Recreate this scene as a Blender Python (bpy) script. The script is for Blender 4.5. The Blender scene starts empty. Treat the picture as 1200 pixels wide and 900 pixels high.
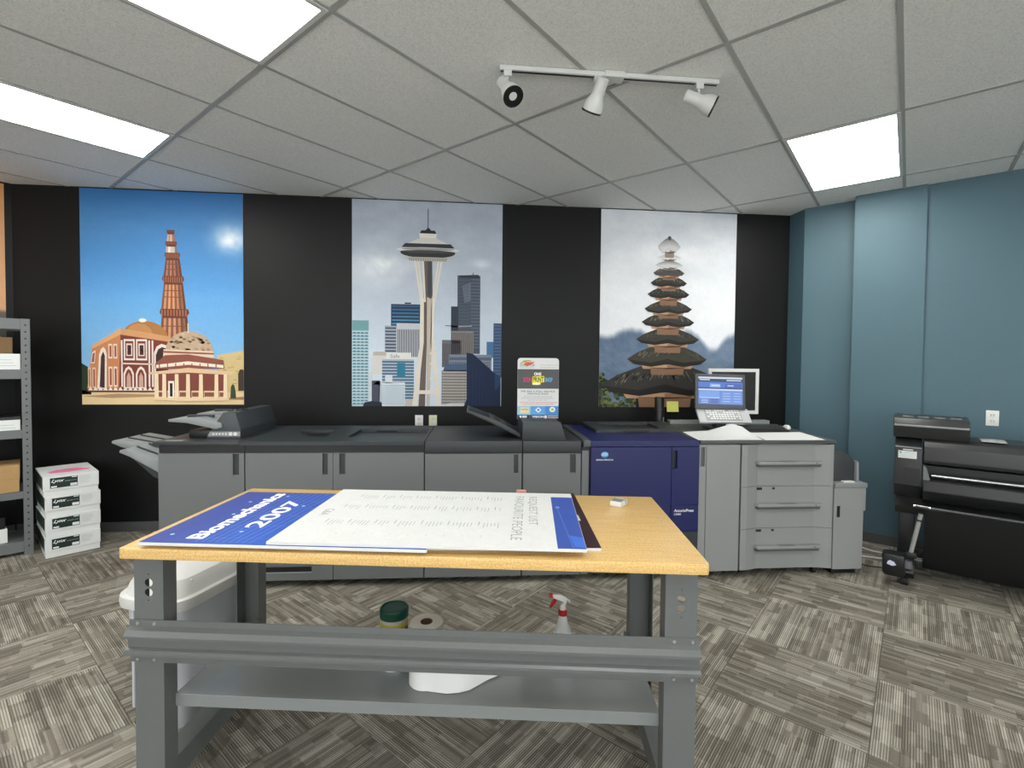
import bpy, bmesh, math, random
from mathutils import Vector, Matrix
random.seed(7)
S = bpy.context.scene
COL = S.collection
R = math.radians
# ------------------------------------------------------------------ camera, world, exposure
F_PX, CY = 576.5, 440.0
cam_data = bpy.data.cameras.new('camera'); cam = bpy.data.objects.new('camera', cam_data); COL.objects.link(cam)
cam_data.sensor_fit = 'HORIZONTAL'; cam_data.sensor_width = 36.0; cam_data.lens = F_PX/1200*36
cam_data.shift_y = (CY-450)/1200.0
cam_data.clip_start = .02
_yaw, _pit, _rol = R(5.63), -.0275, .0094
_f = Vector((math.sin(_yaw)*math.cos(_pit), math.cos(_yaw)*math.cos(_pit), math.sin(_pit)))
_r0 = Vector((math.cos(_yaw), -math.sin(_yaw), 0)); _u0 = _r0.cross(_f)
_r = _r0*math.cos(_rol)+_u0*math.sin(_rol); _u = -_r0*math.sin(_rol)+_u0*math.cos(_rol)
m = Matrix((_r, _u, -_f)).transposed().to_4x4(); m.translation = (0, 0, 1.5)
cam.matrix_world = m
S.camera = cam
w = bpy.data.worlds.new('world'); S.world = w; w.use_nodes = True
w.node_tree.nodes['Background'].inputs[0].default_value = (.93, .97, 1.0, 1)
w.node_tree.nodes['Background'].inputs[1].default_value = 2.3
vs = S.view_settings
vs.view_transform = 'Standard'; vs.look = 'None'; vs.gamma = 1; vs.use_curve_mapping = False; vs.exposure = 0.75
PANEL_EMIT = 9.0
# ------------------------------------------------------------------ materials
def lin(c):
    o = []
    for v in c[:3]:
        v = v/255.0
        o.append(v/12.92 if v <= .04045 else ((v+.055)/1.055)**2.4)
    return (o[0], o[1], o[2], 1.0)
MATS = {}
def mat(name, rgb, rough=.5, metal=0.0, var=.06, scale=40.0, bump=0.0, bscale=None, spec=.5, coat=0.0):
    if name in MATS: return MATS[name]
    mt = bpy.data.materials.new(name); mt.use_nodes = True
    nt = mt.node_tree; b = nt.nodes['Principled BSDF']
    b.inputs['Roughness'].default_value = rough; b.inputs['Metallic'].default_value = metal
    b.inputs['Specular IOR Level'].default_value = spec
    b.inputs['Coat Weight'].default_value = coat
    tc = nt.nodes.new('ShaderNodeTexCoord')
    nz = nt.nodes.new('ShaderNodeTexNoise'); nz.inputs['Scale'].default_value = scale; nz.inputs['Detail'].default_value = 4
    nt.links.new(tc.outputs['Object'], nz.inputs['Vector'])
    mx = nt.nodes.new('ShaderNodeMix'); mx.data_type = 'RGBA'
    c = lin(rgb)
    mx.inputs[6].default_value = tuple(max(0, x*(1-var)) for x in c[:3])+(1,)
    mx.inputs[7].default_value = tuple(min(1, x*(1+var)) for x in c[:3])+(1,)
    nt.links.new(nz.outputs['Fac'], mx.inputs[0]); nt.links.new(mx.outputs[2], b.inputs['Base Color'])
    if bump:
        n2 = nt.nodes.new('ShaderNodeTexNoise'); n2.inputs['Scale'].default_value = bscale or scale*4; n2.inputs['Detail'].default_value = 3
        nt.links.new(tc.outputs['Object'], n2.inputs['Vector'])
        bp = nt.nodes.new('ShaderNodeBump'); bp.inputs['Strength'].default_value = bump; bp.inputs['Distance'].default_value = .004
        nt.links.new(n2.outputs['Fac'], bp.inputs['Height']); nt.links.new(bp.outputs[0], b.inputs['Normal'])
    MATS[name] = mt
    return mt
class NT:
    def __init__(s, mt): s.nt = mt.node_tree
    def n(s, typ, **kw):
        x = s.nt.nodes.new(typ)
        for k, v in kw.items(): setattr(x, k, v)
        return x
    def l(s, a, b): s.nt.links.new(a, b)
    def math(s, op, a, b=None, clamp=False):
        x = s.n('ShaderNodeMath', operation=op); x.use_clamp = clamp
        for i, v in enumerate((a, b)):
            if v is None: continue
            if isinstance(v, (int, float)): x.inputs[i].default_value = v
            else: s.l(v, x.inputs[i])
        return x.outputs[0]
    def vec(s, x, y, z=0.0):
        c = s.n('ShaderNodeCombineXYZ')
        for i, v in enumerate((x, y, z)):
            if isinstance(v, (int, float)): c.inputs[i].default_value = v
            else: s.l(v, c.inputs[i])
        return c.outputs[0]
    def mix(s, f, a, b):
        x = s.n('ShaderNodeMix', data_type='RGBA')
        for i, v in ((0, f), (6, a), (7, b)):
            if isinstance(v, (int, float)): x.inputs[i].default_value = v
            elif isinstance(v, tuple): x.inputs[i].default_value = v
            else: s.l(v, x.inputs[i])
        return x.outputs[2]
def carpet_material():
    mt = bpy.data.materials.new('carpet_tile'); mt.use_nodes = True
    t = NT(mt); b = mt.node_tree.nodes['Principled BSDF']; b.inputs['Roughness'].default_value = .95
    b.inputs['Specular IOR Level'].default_value = .1
    tc = t.n('ShaderNodeTexCoord'); sp = t.n('ShaderNodeSeparateXYZ'); t.l(tc.outputs['Object'], sp.inputs[0])
    oi = t.n('ShaderNodeObjectInfo')
    off = t.math('MULTIPLY', oi.outputs['Random'], 37.0)
    x = t.math('ADD', sp.outputs['X'], off); y = t.math('ADD', sp.outputs['Y'], off)
    # yarn rows run along y; fine lines
    li = t.math('FLOOR', t.math('MULTIPLY', x, 112.0))
    wn = t.n('ShaderNodeTexWhiteNoise', noise_dimensions='1D'); t.l(li, wn.inputs['W'])
    fx = t.math('FRACT', t.math('MULTIPLY', x, 112.0))
    gap = t.math('LESS_THAN', fx, .38)
    # blocks of light and dark, longer along the rows, each row of blocks shifted
    bx = t.math('FLOOR', t.math('MULTIPLY', x, 17.0))
    wb = t.n('ShaderNodeTexWhiteNoise', noise_dimensions='1D'); t.l(bx, wb.inputs['W'])
    by = t.math('FLOOR', t.math('MULTIPLY', t.math('ADD', y, t.math('MULTIPLY', wb.outputs['Value'], 3.0)), 6.5))
    w2 = t.n('ShaderNodeTexWhiteNoise', noise_dimensions='2D'); t.l(t.vec(bx, by), w2.inputs['Vector'])
    sx = t.math('FLOOR', t.math('MULTIPLY', x, 45.0)); sy = t.math('FLOOR', t.math('MULTIPLY', t.math('ADD', y, t.math('MULTIPLY', sx, .37)), 11.0))
    w3 = t.n('ShaderNodeTexWhiteNoise', noise_dimensions='2D'); t.l(t.vec(sx, sy), w3.inputs['Vector'])
    nz = t.n('ShaderNodeTexNoise'); nz.inputs['Scale'].default_value = 260; t.l(tc.outputs['Object'], nz.inputs['Vector'])
    v = t.math('ADD', t.math('MULTIPLY', w2.outputs['Value'], .36), t.math('MULTIPLY', w3.outputs['Value'], .24))
    v = t.math('ADD', v, t.math('MULTIPLY', wn.outputs['Value'], .28))
    v = t.math('ADD', v, t.math('MULTIPLY', t.math('SUBTRACT', nz.outputs['Fac'], .5), .5))
    thr = t.math('GREATER_THAN', w2.outputs['Value'], .22)
    v = t.math('SUBTRACT', v, t.math('MULTIPLY', t.math('MULTIPLY', gap, thr), .38))
    v = t.math('ADD', v, t.math('MULTIPLY', t.math('SUBTRACT', oi.outputs['Random'], .5), .10))
    cr = t.n('ShaderNodeValToRGB'); t.l(v, cr.inputs[0])
    e = cr.color_ramp.elements
    e[0].position = .0; e[0].color = lin((84, 78, 70)); e[1].position = .85; e[1].color = lin((194, 189, 175))
    k = cr.color_ramp.elements.new(.35); k.color = lin((127, 121, 110))
    t.l(cr.outputs[0], b.inputs['Base Color'])
    bp = t.n('ShaderNodeBump'); bp.inputs['Strength'].default_value = .5; bp.inputs['Distance'].default_value = .003
    t.l(v, bp.inputs['Height']); t.l(bp.outputs[0], b.inputs['Normal'])
    return mt
def ceiling_tile_material():
    mt = bpy.data.materials.new('mineral_fibre_tile'); mt.use_nodes = True
    t = NT(mt); b = mt.node_tree.nodes['Principled BSDF']; b.inputs['Roughness'].default_value = .95; b.inputs['Specular IOR Level'].default_value = .1
    tc = t.n('ShaderNodeTexCoord'); oi = t.n('ShaderNodeObjectInfo')
    nz = t.n('ShaderNodeTexNoise'); nz.inputs['Scale'].default_value = 120; nz.inputs['Detail'].default_value = 3; t.l(tc.outputs['Object'], nz.inputs['Vector'])
    vo = t.n('ShaderNodeTexVoronoi'); vo.inputs['Scale'].default_value = 75; t.l(tc.outputs['Object'], vo.inputs['Vector'])
    pit = t.math('LESS_THAN', vo.outputs['Distance'], .17)
    ra = t.n('ShaderNodeValToRGB'); t.l(nz.outputs['Fac'], ra.inputs[0])
    ra.color_ramp.elements[0].position = .3; ra.color_ramp.elements[0].color = lin((226, 227, 223))
    ra.color_ramp.elements[1].position = .6; ra.color_ramp.elements[1].color = lin((243, 243, 239))
    c = t.mix(t.math('MULTIPLY', pit, .4), ra.outputs[0], lin((165, 165, 160)))
    t.l(c, b.inputs['Base Color'])
    bp = t.n('ShaderNodeBump'); bp.inputs['Strength'].default_value = .5; bp.inputs['Distance'].default_value = .003
    t.l(nz.outputs['Fac'], bp.inputs['Height']); t.l(bp.outputs[0], b.inputs['Normal'])
    return mt
def wood_top_material():
    mt = bpy.data.materials.new('maple_laminate'); mt.use_nodes = True
    t = NT(mt); b = mt.node_tree.nodes['Principled BSDF']; b.inputs['Roughness'].default_value = .32
    tc = t.n('ShaderNodeTexCoord'); mp = t.n('ShaderNodeMapping'); mp.inputs['Scale'].default_value = (3, 40, 60)
    t.l(tc.outputs['Object'], mp.inputs[0])
    n1 = t.n('ShaderNodeTexNoise'); n1.inputs['Scale'].default_value = 2.2; n1.inputs['Detail'].default_value = 6; t.l(mp.outputs[0], n1.inputs['Vector'])
    n2 = t.n('ShaderNodeTexNoise'); n2.inputs['Scale'].default_value = 170; n2.inputs['Detail'].default_value = 2; t.l(tc.outputs['Object'], n2.inputs['Vector'])
    f = t.math('ADD', t.math('MULTIPLY', n1.outputs['Fac'], .35), t.math('MULTIPLY', n2.outputs['Fac'], .65))
    cr = t.n('ShaderNodeValToRGB'); t.l(f, cr.inputs[0])
    cr.color_ramp.elements[0].position = .36; cr.color_ramp.elements[0].color = lin((198, 158, 94))
    cr.color_ramp.elements[1].position = .62; cr.color_ramp.elements[1].color = lin((231, 193, 125))
    t.l(cr.outputs[0], b.inputs['Base Color'])
    return mt
def print_material():
    mt = bpy.data.materials.new('printed_ink'); mt.use_nodes = True
    t = NT(mt); b = mt.node_tree.nodes['Principled BSDF']; b.inputs['Roughness'].default_value = .58; b.inputs['Specular IOR Level'].default_value = .3
    a = t.n('ShaderNodeVertexColor'); a.layer_name = 'ink'
    tc = t.n('ShaderNodeTexCoord'); nz = t.n('ShaderNodeTexNoise'); nz.inputs['Scale'].default_value = 60; nz.inputs['Detail'].default_value = 3
    t.l(tc.outputs['Object'], nz.inputs['Vector'])
    hs = t.n('ShaderNodeHueSaturation'); t.l(a.outputs[0], hs.inputs['Color'])
    n2 = t.n('ShaderNodeTexNoise'); n2.inputs['Scale'].default_value = 14; n2.inputs['Detail'].default_value = 8; n2.inputs['Roughness'].default_value = .7; t.l(tc.outputs['Object'], n2.inputs['Vector'])
    t.l(t.math('ADD', t.math('ADD', t.math('MULTIPLY', nz.outputs['Fac'], .14), t.math('MULTIPLY', n2.outputs['Fac'], .18)), .84), hs.inputs['Value'])
    t.l(hs.outputs[0], b.inputs['Base Color'])
    return mt
def emit(name, rgb, st):
    mt = bpy.data.materials.new(name); mt.use_nodes = True
    nt = mt.node_tree; b = nt.nodes['Principled BSDF']
    b.inputs['Base Color'].default_value = (.8, .8, .8, 1)
    b.inputs['Emission Color'].default_value = lin(rgb); b.inputs['Emission Strength'].default_value = st
    return mt
INK = print_material()
def emit_ink():
    mt = bpy.data.materials.new('lit_screen'); mt.use_nodes = True
    t = NT(mt); b = mt.node_tree.nodes['Principled BSDF']; b.inputs['Roughness'].default_value = .2
    a = t.n('ShaderNodeVertexColor'); a.layer_name = 'ink'
    b.inputs['Base Color'].default_value = (.01, .01, .01, 1)
    t.l(a.outputs[0], b.inputs['Emission Color']); b.inputs['Emission Strength'].default_value = .55
    return mt
# ------------------------------------------------------------------ geometry helpers
class G:
    """collects shapes; build() links them as one mesh object"""
    def __init__(s): s.v = []; s.f = []
    def add(s, v, f):
        o = len(s.v); s.v += [tuple(p) for p in v]; s.f += [tuple(i+o for i in q) for q in f]; return s
    def addbm(s, bm):
        bm.verts.index_update(); s.add([v.co[:] for v in bm.verts], [[v.index for v in q.verts] for q in bm.faces]); bm.free(); return s
    def box(s, x0, x1, y0, y1, z0, z1, bev=0.0, seg=2, mtx=None):
        bm = bmesh.new(); bmesh.ops.create_cube(bm, size=1.0)
        for v in bm.verts:
            v.co = Vector(((x0+x1)/2+v.co.x*(x1-x0), (y0+y1)/2+v.co.y*(y1-y0), (z0+z1)/2+v.co.z*(z1-z0)))
        if bev: bmesh.ops.bevel(bm, geom=bm.edges[:], offset=bev, segments=seg, affect='EDGES', profile=.6)
        if mtx: bm.transform(mtx)
        return s.addbm(bm)
    def prism(s, pts, a0, a1, axis='y', bev=0.0, mtx=None):
        """extrude a 2D outline. axis y: pts are (x,z); x: (y,z); z: (x,y)"""
        bm = bmesh.new()
        def P(p, a): return {'y': (p[0], a, p[1]), 'x': (a, p[0], p[1]), 'z': (p[0], p[1], a)}[axis]
        A = [bm.verts.new(P(p, a0)) for p in pts]; B = [bm.verts.new(P(p, a1)) for p in pts]
        n = len(pts)
        bm.faces.new(A); bm.faces.new(B[::-1])
        for i in range(n): bm.faces.new((A[i], B[i], B[(i+1) % n], A[(i+1) % n]))
        bmesh.ops.recalc_face_normals(bm, faces=bm.faces[:])
        if bev: bmesh.ops.bevel(bm, geom=bm.edges[:], offset=bev, segments=2, affect='EDGES', profile=.6)
        if mtx: bm.transform(mtx)
        return s.addbm(bm)
    def holed(s, outer, holes, a0, a1, axis='y', mtx=None):
        """plate with holes; outlines 2D as in prism"""
        bm = bmesh.new()
        def P(p, a): return Vector({'y': (p[0], a, p[1]), 'x': (a, p[0], p[1]), 'z': (p[0], p[1], a)}[axis])
        loops = []; edges = []
        for L in [outer]+list(holes):
            vs_ = [bm.verts.new(P(p, a0)) for p in L]; loops.append(vs_)
            for i in range(len(vs_)): edges.append(bm.edges.new((vs_[i], vs_[(i+1) % len(vs_)])))
        bmesh.ops.triangle_fill(bm, edges=edges, use_beauty=True, use_dissolve=False)
        front = bm.faces[:]
        d = P((0, 0), a1)-P((0, 0), a0)
        mp = {v: bm.verts.new(v.co+d) for v in bm.verts[:]}
        for q in front: bm.faces.new([mp[v] for v in reversed(q.verts[:])])
        for L in loops:
            for i in range(len(L)):
                a, b = L[i], L[(i+1) % len(L)]
                bm.faces.new((a, b, mp[b], mp[a]))
        bmesh.ops.recalc_face_normals(bm, faces=bm.faces[:])
        if mtx: bm.transform(mtx)
        return s.addbm(bm)
    def tube(s, pts, r, n=10, caps=True):
        pts = [Vector(p) for p in pts]; rr = r if isinstance(r, (list, tuple)) else [r]*len(pts)
        V = []; Fc = []; prev = None
        for i, p in enumerate(pts):
            t = (pts[min(i+1, len(pts)-1)]-pts[max(i-1, 0)]).normalized()
            if prev is None:
                a = Vector((0, 0, 1)) if abs(t.z) < .9 else Vector((1, 0, 0)); u = t.cross(a).normalized()
            else: u = (prev-t*prev.dot(t)).normalized()
            prev = u; w_ = t.cross(u)
            for k in range(n):
                an = 2*math.pi*k/n; V.append(p+(u*math.cos(an)+w_*math.sin(an))*rr[i])
        for i in range(len(pts)-1):
            for k in range(n): Fc.append((i*n+k, i*n+(k+1) % n, (i+1)*n+(k+1) % n, (i+1)*n+k))
        if caps: Fc.append(tuple(range(n))[::-1]); Fc.append(tuple((len(pts)-1)*n+k for k in range(n)))
        return s.add(V, Fc)
    def lathe(s, prof, n=28, c=(0, 0, 0), mtx=None):
        """prof: (r,z) list from bottom to top"""
        V = []; Fc = []
        for r, z in prof:
            for k in range(n):
                an = 2*math.pi*k/n; V.append(Vector((r*math.cos(an), r*math.sin(an), z)))
        for i in range(len(prof)-1):
            for k in range(n): Fc.append((i*n+k, i*n+(k+1) % n, (i+1)*n+(k+1) % n, (i+1)*n+k))
        if prof[0][0] > 1e-6: Fc.append(tuple(range(n))[::-1])
        if prof[-1][0] > 1e-6: Fc.append(tuple((len(prof)-1)*n+k for k in range(n)))
        M_ = mtx or Matrix.Translation(c)
        return s.add([M_ @ v for v in V], Fc)
    def loft(s, loops, cap=True):
        n = len(loops[0]); V = [p for L in loops for p in L]; Fc = []
        for i in range(len(loops)-1):
            for k in range(n): Fc.append((i*n+k, i*n+(k+1) % n, (i+1)*n+(k+1) % n, (i+1)*n+k))
        if cap: Fc.append(tuple(range(n))[::-1]); Fc.append(tuple((len(loops)-1)*n+k for k in range(n)))
        return s.add(V, Fc)
    def mesh(s, name, smooth=True, weld=True):
        me = bpy.data.meshes.new(name); me.from_pydata(s.v, [], s.f)
        bm = bmesh.new(); bm.from_mesh(me)
        if weld: bmesh.ops.remove_doubles(bm, verts=bm.verts[:], dist=1e-6)
        bmesh.ops.recalc_face_normals(bm, faces=bm.faces[:]); bm.to_mesh(me); bm.free()
        if smooth:
            for p in me.polygons: p.use_smooth = True
            me.set_sharp_from_angle(angle=R(32))
        return me
    def build(s, name, mt, parent=None, **kw):
        me = s.mesh(name, **kw); me.materials.append(mt)
        return link(name, me, parent)
def link(name, me, parent=None, loc=None, rz=None):
    o = bpy.data.objects.new(name, me); COL.objects.link(o)
    if parent: o.parent = parent
    if loc is not None: o.location = loc
    if rz is not None: o.rotation_euler = (0, 0, rz)
    return o
def tag(o, label, cat, group=None):
    o['label'] = label; o['category'] = cat
    if group: o['group'] = group
    return o
def thing(name, label, cat, loc=(0, 0, 0), rz=0.0, group=None):
    o = bpy.data.objects.new(name, None); COL.objects.link(o); o.empty_display_size = .1
    o.location = loc; o.rotation_euler = (0, 0, rz)
    return tag(o, label, cat, group)
def struct(o): o['kind'] = 'structure'; return o
def copy_tree(o, parent=None):
    c = o.copy(); COL.objects.link(c); c.parent = parent
    for ch in [x for x in bpy.data.objects if x.parent == o]: copy_tree(ch, c)
    return c
def rrect(cx, cy, w_, h, r, n=5):
    P = []
    for sx, sy, a0 in ((1, 1, 0), (-1, 1, 90), (-1, -1, 180), (1, -1, 270)):
        for k in range(n+1):
            a = R(a0+90*k/n); P.append((cx+sx*(w_/2-r)+r*math.cos(a), cy+sy*(h/2-r)+r*math.sin(a)))
    return P
def circ(cx, cy, r, n=16, ry=None): return [(cx+r*math.cos(2*math.pi*k/n), cy+(ry or r)*math.sin(2*math.pi*k/n)) for k in range(n)]
_tc = {}
def text_polys(body, bold=0.0, shear=0.0):
    """outline polygons of a line of lettering, scaled to a unit box"""
    key = (body, bold, shear)
    if key in _tc: return _tc[key]
    cu = bpy.data.curves.new('lettering', 'FONT'); cu.body = body; cu.size = 1; cu.offset = bold; cu.shear = shear; cu.resolution_u = 3
    o = bpy.data.objects.new('lettering', cu); COL.objects.link(o)
    dg = bpy.context.evaluated_depsgraph_get(); dg.update()
    me = bpy.data.meshes.new_from_object(o.evaluated_get(dg))
    P = [[(me.vertices[i].co.x, me.vertices[i].co.y) for i in p.vertices] for p in me.polygons]
    bpy.data.objects.remove(o); bpy.data.curves.remove(cu); bpy.data.meshes.remove(me)
    xs = [p[0] for q in P for p in q]; ys = [p[1] for q in P for p in q]
    x0, x1, y0, y1 = min(xs), max(xs), min(ys), max(ys)
    out = [[((x-x0)/(x1-x0), (y-y0)/(y1-y0)) for x, y in q] for q in P]
    _tc[key] = out
    return out
class Ink:
    """flat print: coloured polygons in 2D, later layers lie a hair above earlier ones.
    T maps source (x,y) to local (a,b); plane 'xz' faces -y, 'xy' faces +z"""
    def __init__(s, T=lambda x, y: (x, y), plane='xz', step=.00012): s.T = T; s.plane = plane; s.step = step; s.v = []; s.f = []; s.c = []; s.k = 0
    def _p(s, p, k):
        a, b = s.T(*p); d = k*s.step
        return (a, -d, b) if s.plane == 'xz' else (a, b, d)
    def lay(s): s.k += 1; return s
    def poly(s, pts, col, k=None):
        k = s.k if k is None else k; o = len(s.v)
        s.v += [s._p(p, k) for p in pts]; s.f.append(tuple(range(o, o+len(pts))))
        cols = col if isinstance(col, list) else [col]*len(pts)
        s.c.append([lin(c) for c in cols]); return s
    def rect(s, x0, y0, x1, y1, col): return s.poly([(x0, y0), (x1, y0), (x1, y1), (x0, y1)], col)
    def ell(s, cx, cy, rx, ry, col, n=24, a0=0, a1=360):
        return s.poly([(cx+rx*math.cos(R(a0+(a1-a0)*i/n)), cy+ry*math.sin(R(a0+(a1-a0)*i/n))) for i in range(n if a1-a0 == 360 else n+1)], col)
    def line(s, x0, y0, x1, y1, wd, col):
        dx, dy = x1-x0, y1-y0; L = math.hypot(dx, dy) or 1; nx, ny = -dy/L*wd/2, dx/L*wd/2
        return s.poly([(x0+nx, y0+ny), (x1+nx, y1+ny), (x1-nx, y1-ny), (x0-nx, y0-ny)], col)
    def grid(s, x0, y0, x1, y1, nx, ny, fn):
        for i in range(nx):
            for j in range(ny):
                P = [(x0+(x1-x0)*(i+a)/nx, y0+(y1-y0)*(j+b)/ny) for a, b in ((0, 0), (1, 0), (1, 1), (0, 1))]
                s.poly(P, [fn(*p) for p in P])
        return s
    def windows(s, x0, y0, x1, y1, nx, ny, fx, fy, col):
        dx, dy = (x1-x0)/nx, (y1-y0)/ny
        for i in range(nx):
            for j in range(ny):
                s.rect(x0+dx*(i+(1-fx)/2), y0+dy*(j+(1-fy)/2), x0+dx*(i+(1+fx)/2), y0+dy*(j+(1+fy)/2), col)
        return s
    def text(s, body, x, y, ux, uy, vx, vy, col, bold=0.0, shear=0.0):
        """lettering whose baseline starts at (x,y), runs along (ux,uy) and rises along (vx,vy)"""
        for q in text_polys(body, bold, shear): s.poly([(x+a*ux+b*vx, y+a*uy+b*vy) for a, b in q], col)
        return s
    def build(s, name, parent, mt=None, loc=(0, 0, 0)):
        me = bpy.data.meshes.new(name); me.from_pydata(s.v, [], s.f)
        at = me.color_attributes.new('ink', 'FLOAT_COLOR', 'CORNER')
        flat = []
        for p, cs in zip(me.polygons, s.c):
            for c in cs: flat += c
        at.data.foreach_set('color', flat)
        want = Vector((0, -1, 0)) if s.plane == 'xz' else Vector((0, 0, 1))
        flip = [p.index for p in me.polygons if p.normal.dot(want) < 0]
        if flip:
            bm = bmesh.new(); bm.from_mesh(me); bm.faces.ensure_lookup_table()
            bmesh.ops.reverse_faces(bm, faces=[bm.faces[i] for i in flip]); bm.to_mesh(me); bm.free()
        me.materials.append(mt or INK)
        return link(name, me, parent, loc)
def hsh(i, j): 
    v = math.sin(i*127.1+j*311.7)*43758.5453; return v-math.floor(v)
def vnoise(x, y):
    i, j = math.floor(x), math.floor(y); fx, fy = x-i, y-j; fx = fx*fx*(3-2*fx); fy = fy*fy*(3-2*fy)
    a = hsh(i, j)*(1-fx)+hsh(i+1, j)*fx; b = hsh(i, j+1)*(1-fx)+hsh(i+1, j+1)*fx
    return a*(1-fy)+b*fy
def fbm(x, y): return (vnoise(x, y)*.5+vnoise(x*2.1, y*2.1)*.27+vnoise(x*4.3, y*4.3)*.15+vnoise(x*8.7, y*8.7)*.08)
def mixc(a, b, t):
    t = max(0, min(1, t)); return tuple(a[i]*(1-t)+b[i]*t for i in range(3))
# common materials
M_black_wall = mat('black_wall_paint', (17, 17, 17), .5, var=.15, scale=3, bump=.25, bscale=90, spec=.25)
M_blue_wall = mat('teal_wall_paint', (74, 102, 113), .55, var=.05, scale=2.5, bump=.3, bscale=110)
M_white_wall = mat('offwhite_wall_paint', (206, 205, 198), .7, var=.03, bump=.2)
M_base = mat('vinyl_baseboard', (78, 80, 80), .5)
M_steel = mat('grey_enamel_steel', (99, 102, 101), .34, var=.05, scale=60, bump=.12, bscale=300)
M_steel_shelf = mat('grey_enamel_shelf', (126, 130, 130), .28, var=.06, scale=20)
M_pgrey = mat('printer_grey_panel', (106, 109, 109), .5, var=.03, scale=300)
M_pgrey2 = mat('printer_light_grey_panel', (140, 142, 140), .5, var=.03, scale=300)
M_pdark = mat('printer_charcoal', (50, 54, 56), .45, var=.05, scale=300)
M_pblack = mat('printer_black_band', (18, 19, 20), .4)
M_pocket = mat('handle_pocket_grey', (52, 55, 55), .5)
M_navy = mat('press_navy_panel', (16, 24, 84), .42, var=.05, scale=300)
M_lgrey = mat('tray_light_grey', (138, 142, 142), .45)
M_black = mat('black_plastic', (20, 20, 21), .38)
M_rubber = mat('black_rubber', (14, 14, 14), .7)
M_white = mat('white_plastic', (214, 214, 210), .35, var=.02)
M_paper = mat('white_paper', (220, 220, 217), .8, var=.02)
M_silver = mat('silver_metal', (190, 192, 194), .25, metal=.9)
M_chrome = mat('bolt_zinc', (200, 200, 200), .3, metal=.8)
# ------------------------------------------------------------------ room shell
CEIL = 2.941
WY = 4.53
s2 = math.sqrt(.5)
def uvw(u, v): return ((u+v)*s2, (u-v)*s2)          # coordinates square to the diagonal blue wall
# convex outline for clipping floor and ceiling pieces (the small jog at the corner is covered by the walls)
CLIP = [(-6.6, -3.0), (6.8, -3.0), (6.8, .88), (3.15, WY), (-3.76, WY), (-6.6, 1.69)]
def clip_poly(P, C):
    n = len(C)
    for i in range(n):
        a, b = C[i], C[(i+1) % n]; out = []
        def side(p): return (b[0]-a[0])*(p[1]-a[1])-(b[1]-a[1])*(p[0]-a[0])
        for k in range(len(P)):
            p, q = P[k], P[(k+1) % len(P)]; sp, sq = side(p), side(q)
            if sp >= 0: out.append(p)
            if (sp >= 0) != (sq >= 0):
                t = sp/(sp-sq); out.append((p[0]+(q[0]-p[0])*t, p[1]+(q[1]-p[1])*t))
        P = out
        if len(P) < 3: return []
    return P
def area(P): return abs(sum(P[i][0]*P[(i+1) % len(P)][1]-P[(i+1) % len(P)][0]*P[i][1] for i in range(len(P))))/2
floor = struct(G().prism(CLIP, -.12, -.006, 'z').build('floor', mat('concrete_slab', (110, 105, 98), .9)))
M_carpet = carpet_material()
TS, U0, V0 = .5893, .552, -.105
tile_me = {}
for key in (0, 1):
    g = G(); h = TS/2-.0012
    g.box(-h, h, -h, h, -.006, 0.0, .0012, 1); tile_me[key] = g.mesh('carpet_tile', smooth=False); tile_me[key].materials.append(M_carpet)
for i in range(-14, 16):
    for j in range(-14, 16):
        u, v = U0+(i+.5)*TS, V0+(j+.5)*TS
        c = uvw(u, v); hh = TS/2-.0012
        P = [uvw(u+a*hh, v+b*hh) for a, b in ((-1, -1), (-1, 1), (1, 1), (1, -1))]
        P = P if sum((P[k][0]*P[(k+1) % 4][1]-P[(k+1) % 4][0]*P[k][1]) for k in range(4)) > 0 else P[::-1]
        Q = clip_poly(P, CLIP)
        if not Q or area(Q) < .004: continue
        rz = R(45)+(math.pi/2 if (i+j) % 2 else 0)
        if area(Q) > .999*area(P):
            link('carpet_tile', tile_me[0], floor, (c[0], c[1], 0), rz)
        else:
            ca, sa = math.cos(-rz), math.sin(-rz)
            L = [((x-c[0])*ca-(y-c[1])*sa, (x-c[0])*sa+(y-c[1])*ca) for x, y in Q]
            o = G().prism(L, -.006, 0, 'z').build('carpet_tile', M_carpet, floor, smooth=False)
            o.location = (c[0], c[1], 0); o.rotation_euler = (0, 0, rz)
# ceiling
CO = Vector((-1.4103, 1.2645)); GA = R(44.51)
A_ = Vector((math.sin(GA), math.cos(GA))); B_ = Vector((-math.cos(GA), math.sin(GA)))
LA, LB = 1.2192, .6096
def gp(i, j): p = CO+A_*(i*LA)+B_*(j*LB); return (p.x, p.y)
ceiling = struct(G().prism(CLIP, CEIL+.03, CEIL+.15, 'z').build('ceiling', mat('plenum_board', (150, 150, 146), .9)))
M_ctile = ceiling_tile_material()
M_bar = mat('ceiling_grid_grey', (172, 173, 169), .5, var=.04)
LIGHTS = [(0, 0), (0, 3), (3, -3), (0, -4), (-3, 0), (-3, -4), (-3, 4), (2, -7)]  # panels out of view are added to brighten the ceiling
cm = G().box(-LA/2+.004, LA/2-.004, -LB/2+.004, LB/2-.004, .004, .02, .002, 1).mesh('ceiling_tile', smooth=False); cm.materials.append(M_ctile)
crz = math.atan2(A_.y, A_.x)
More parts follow.
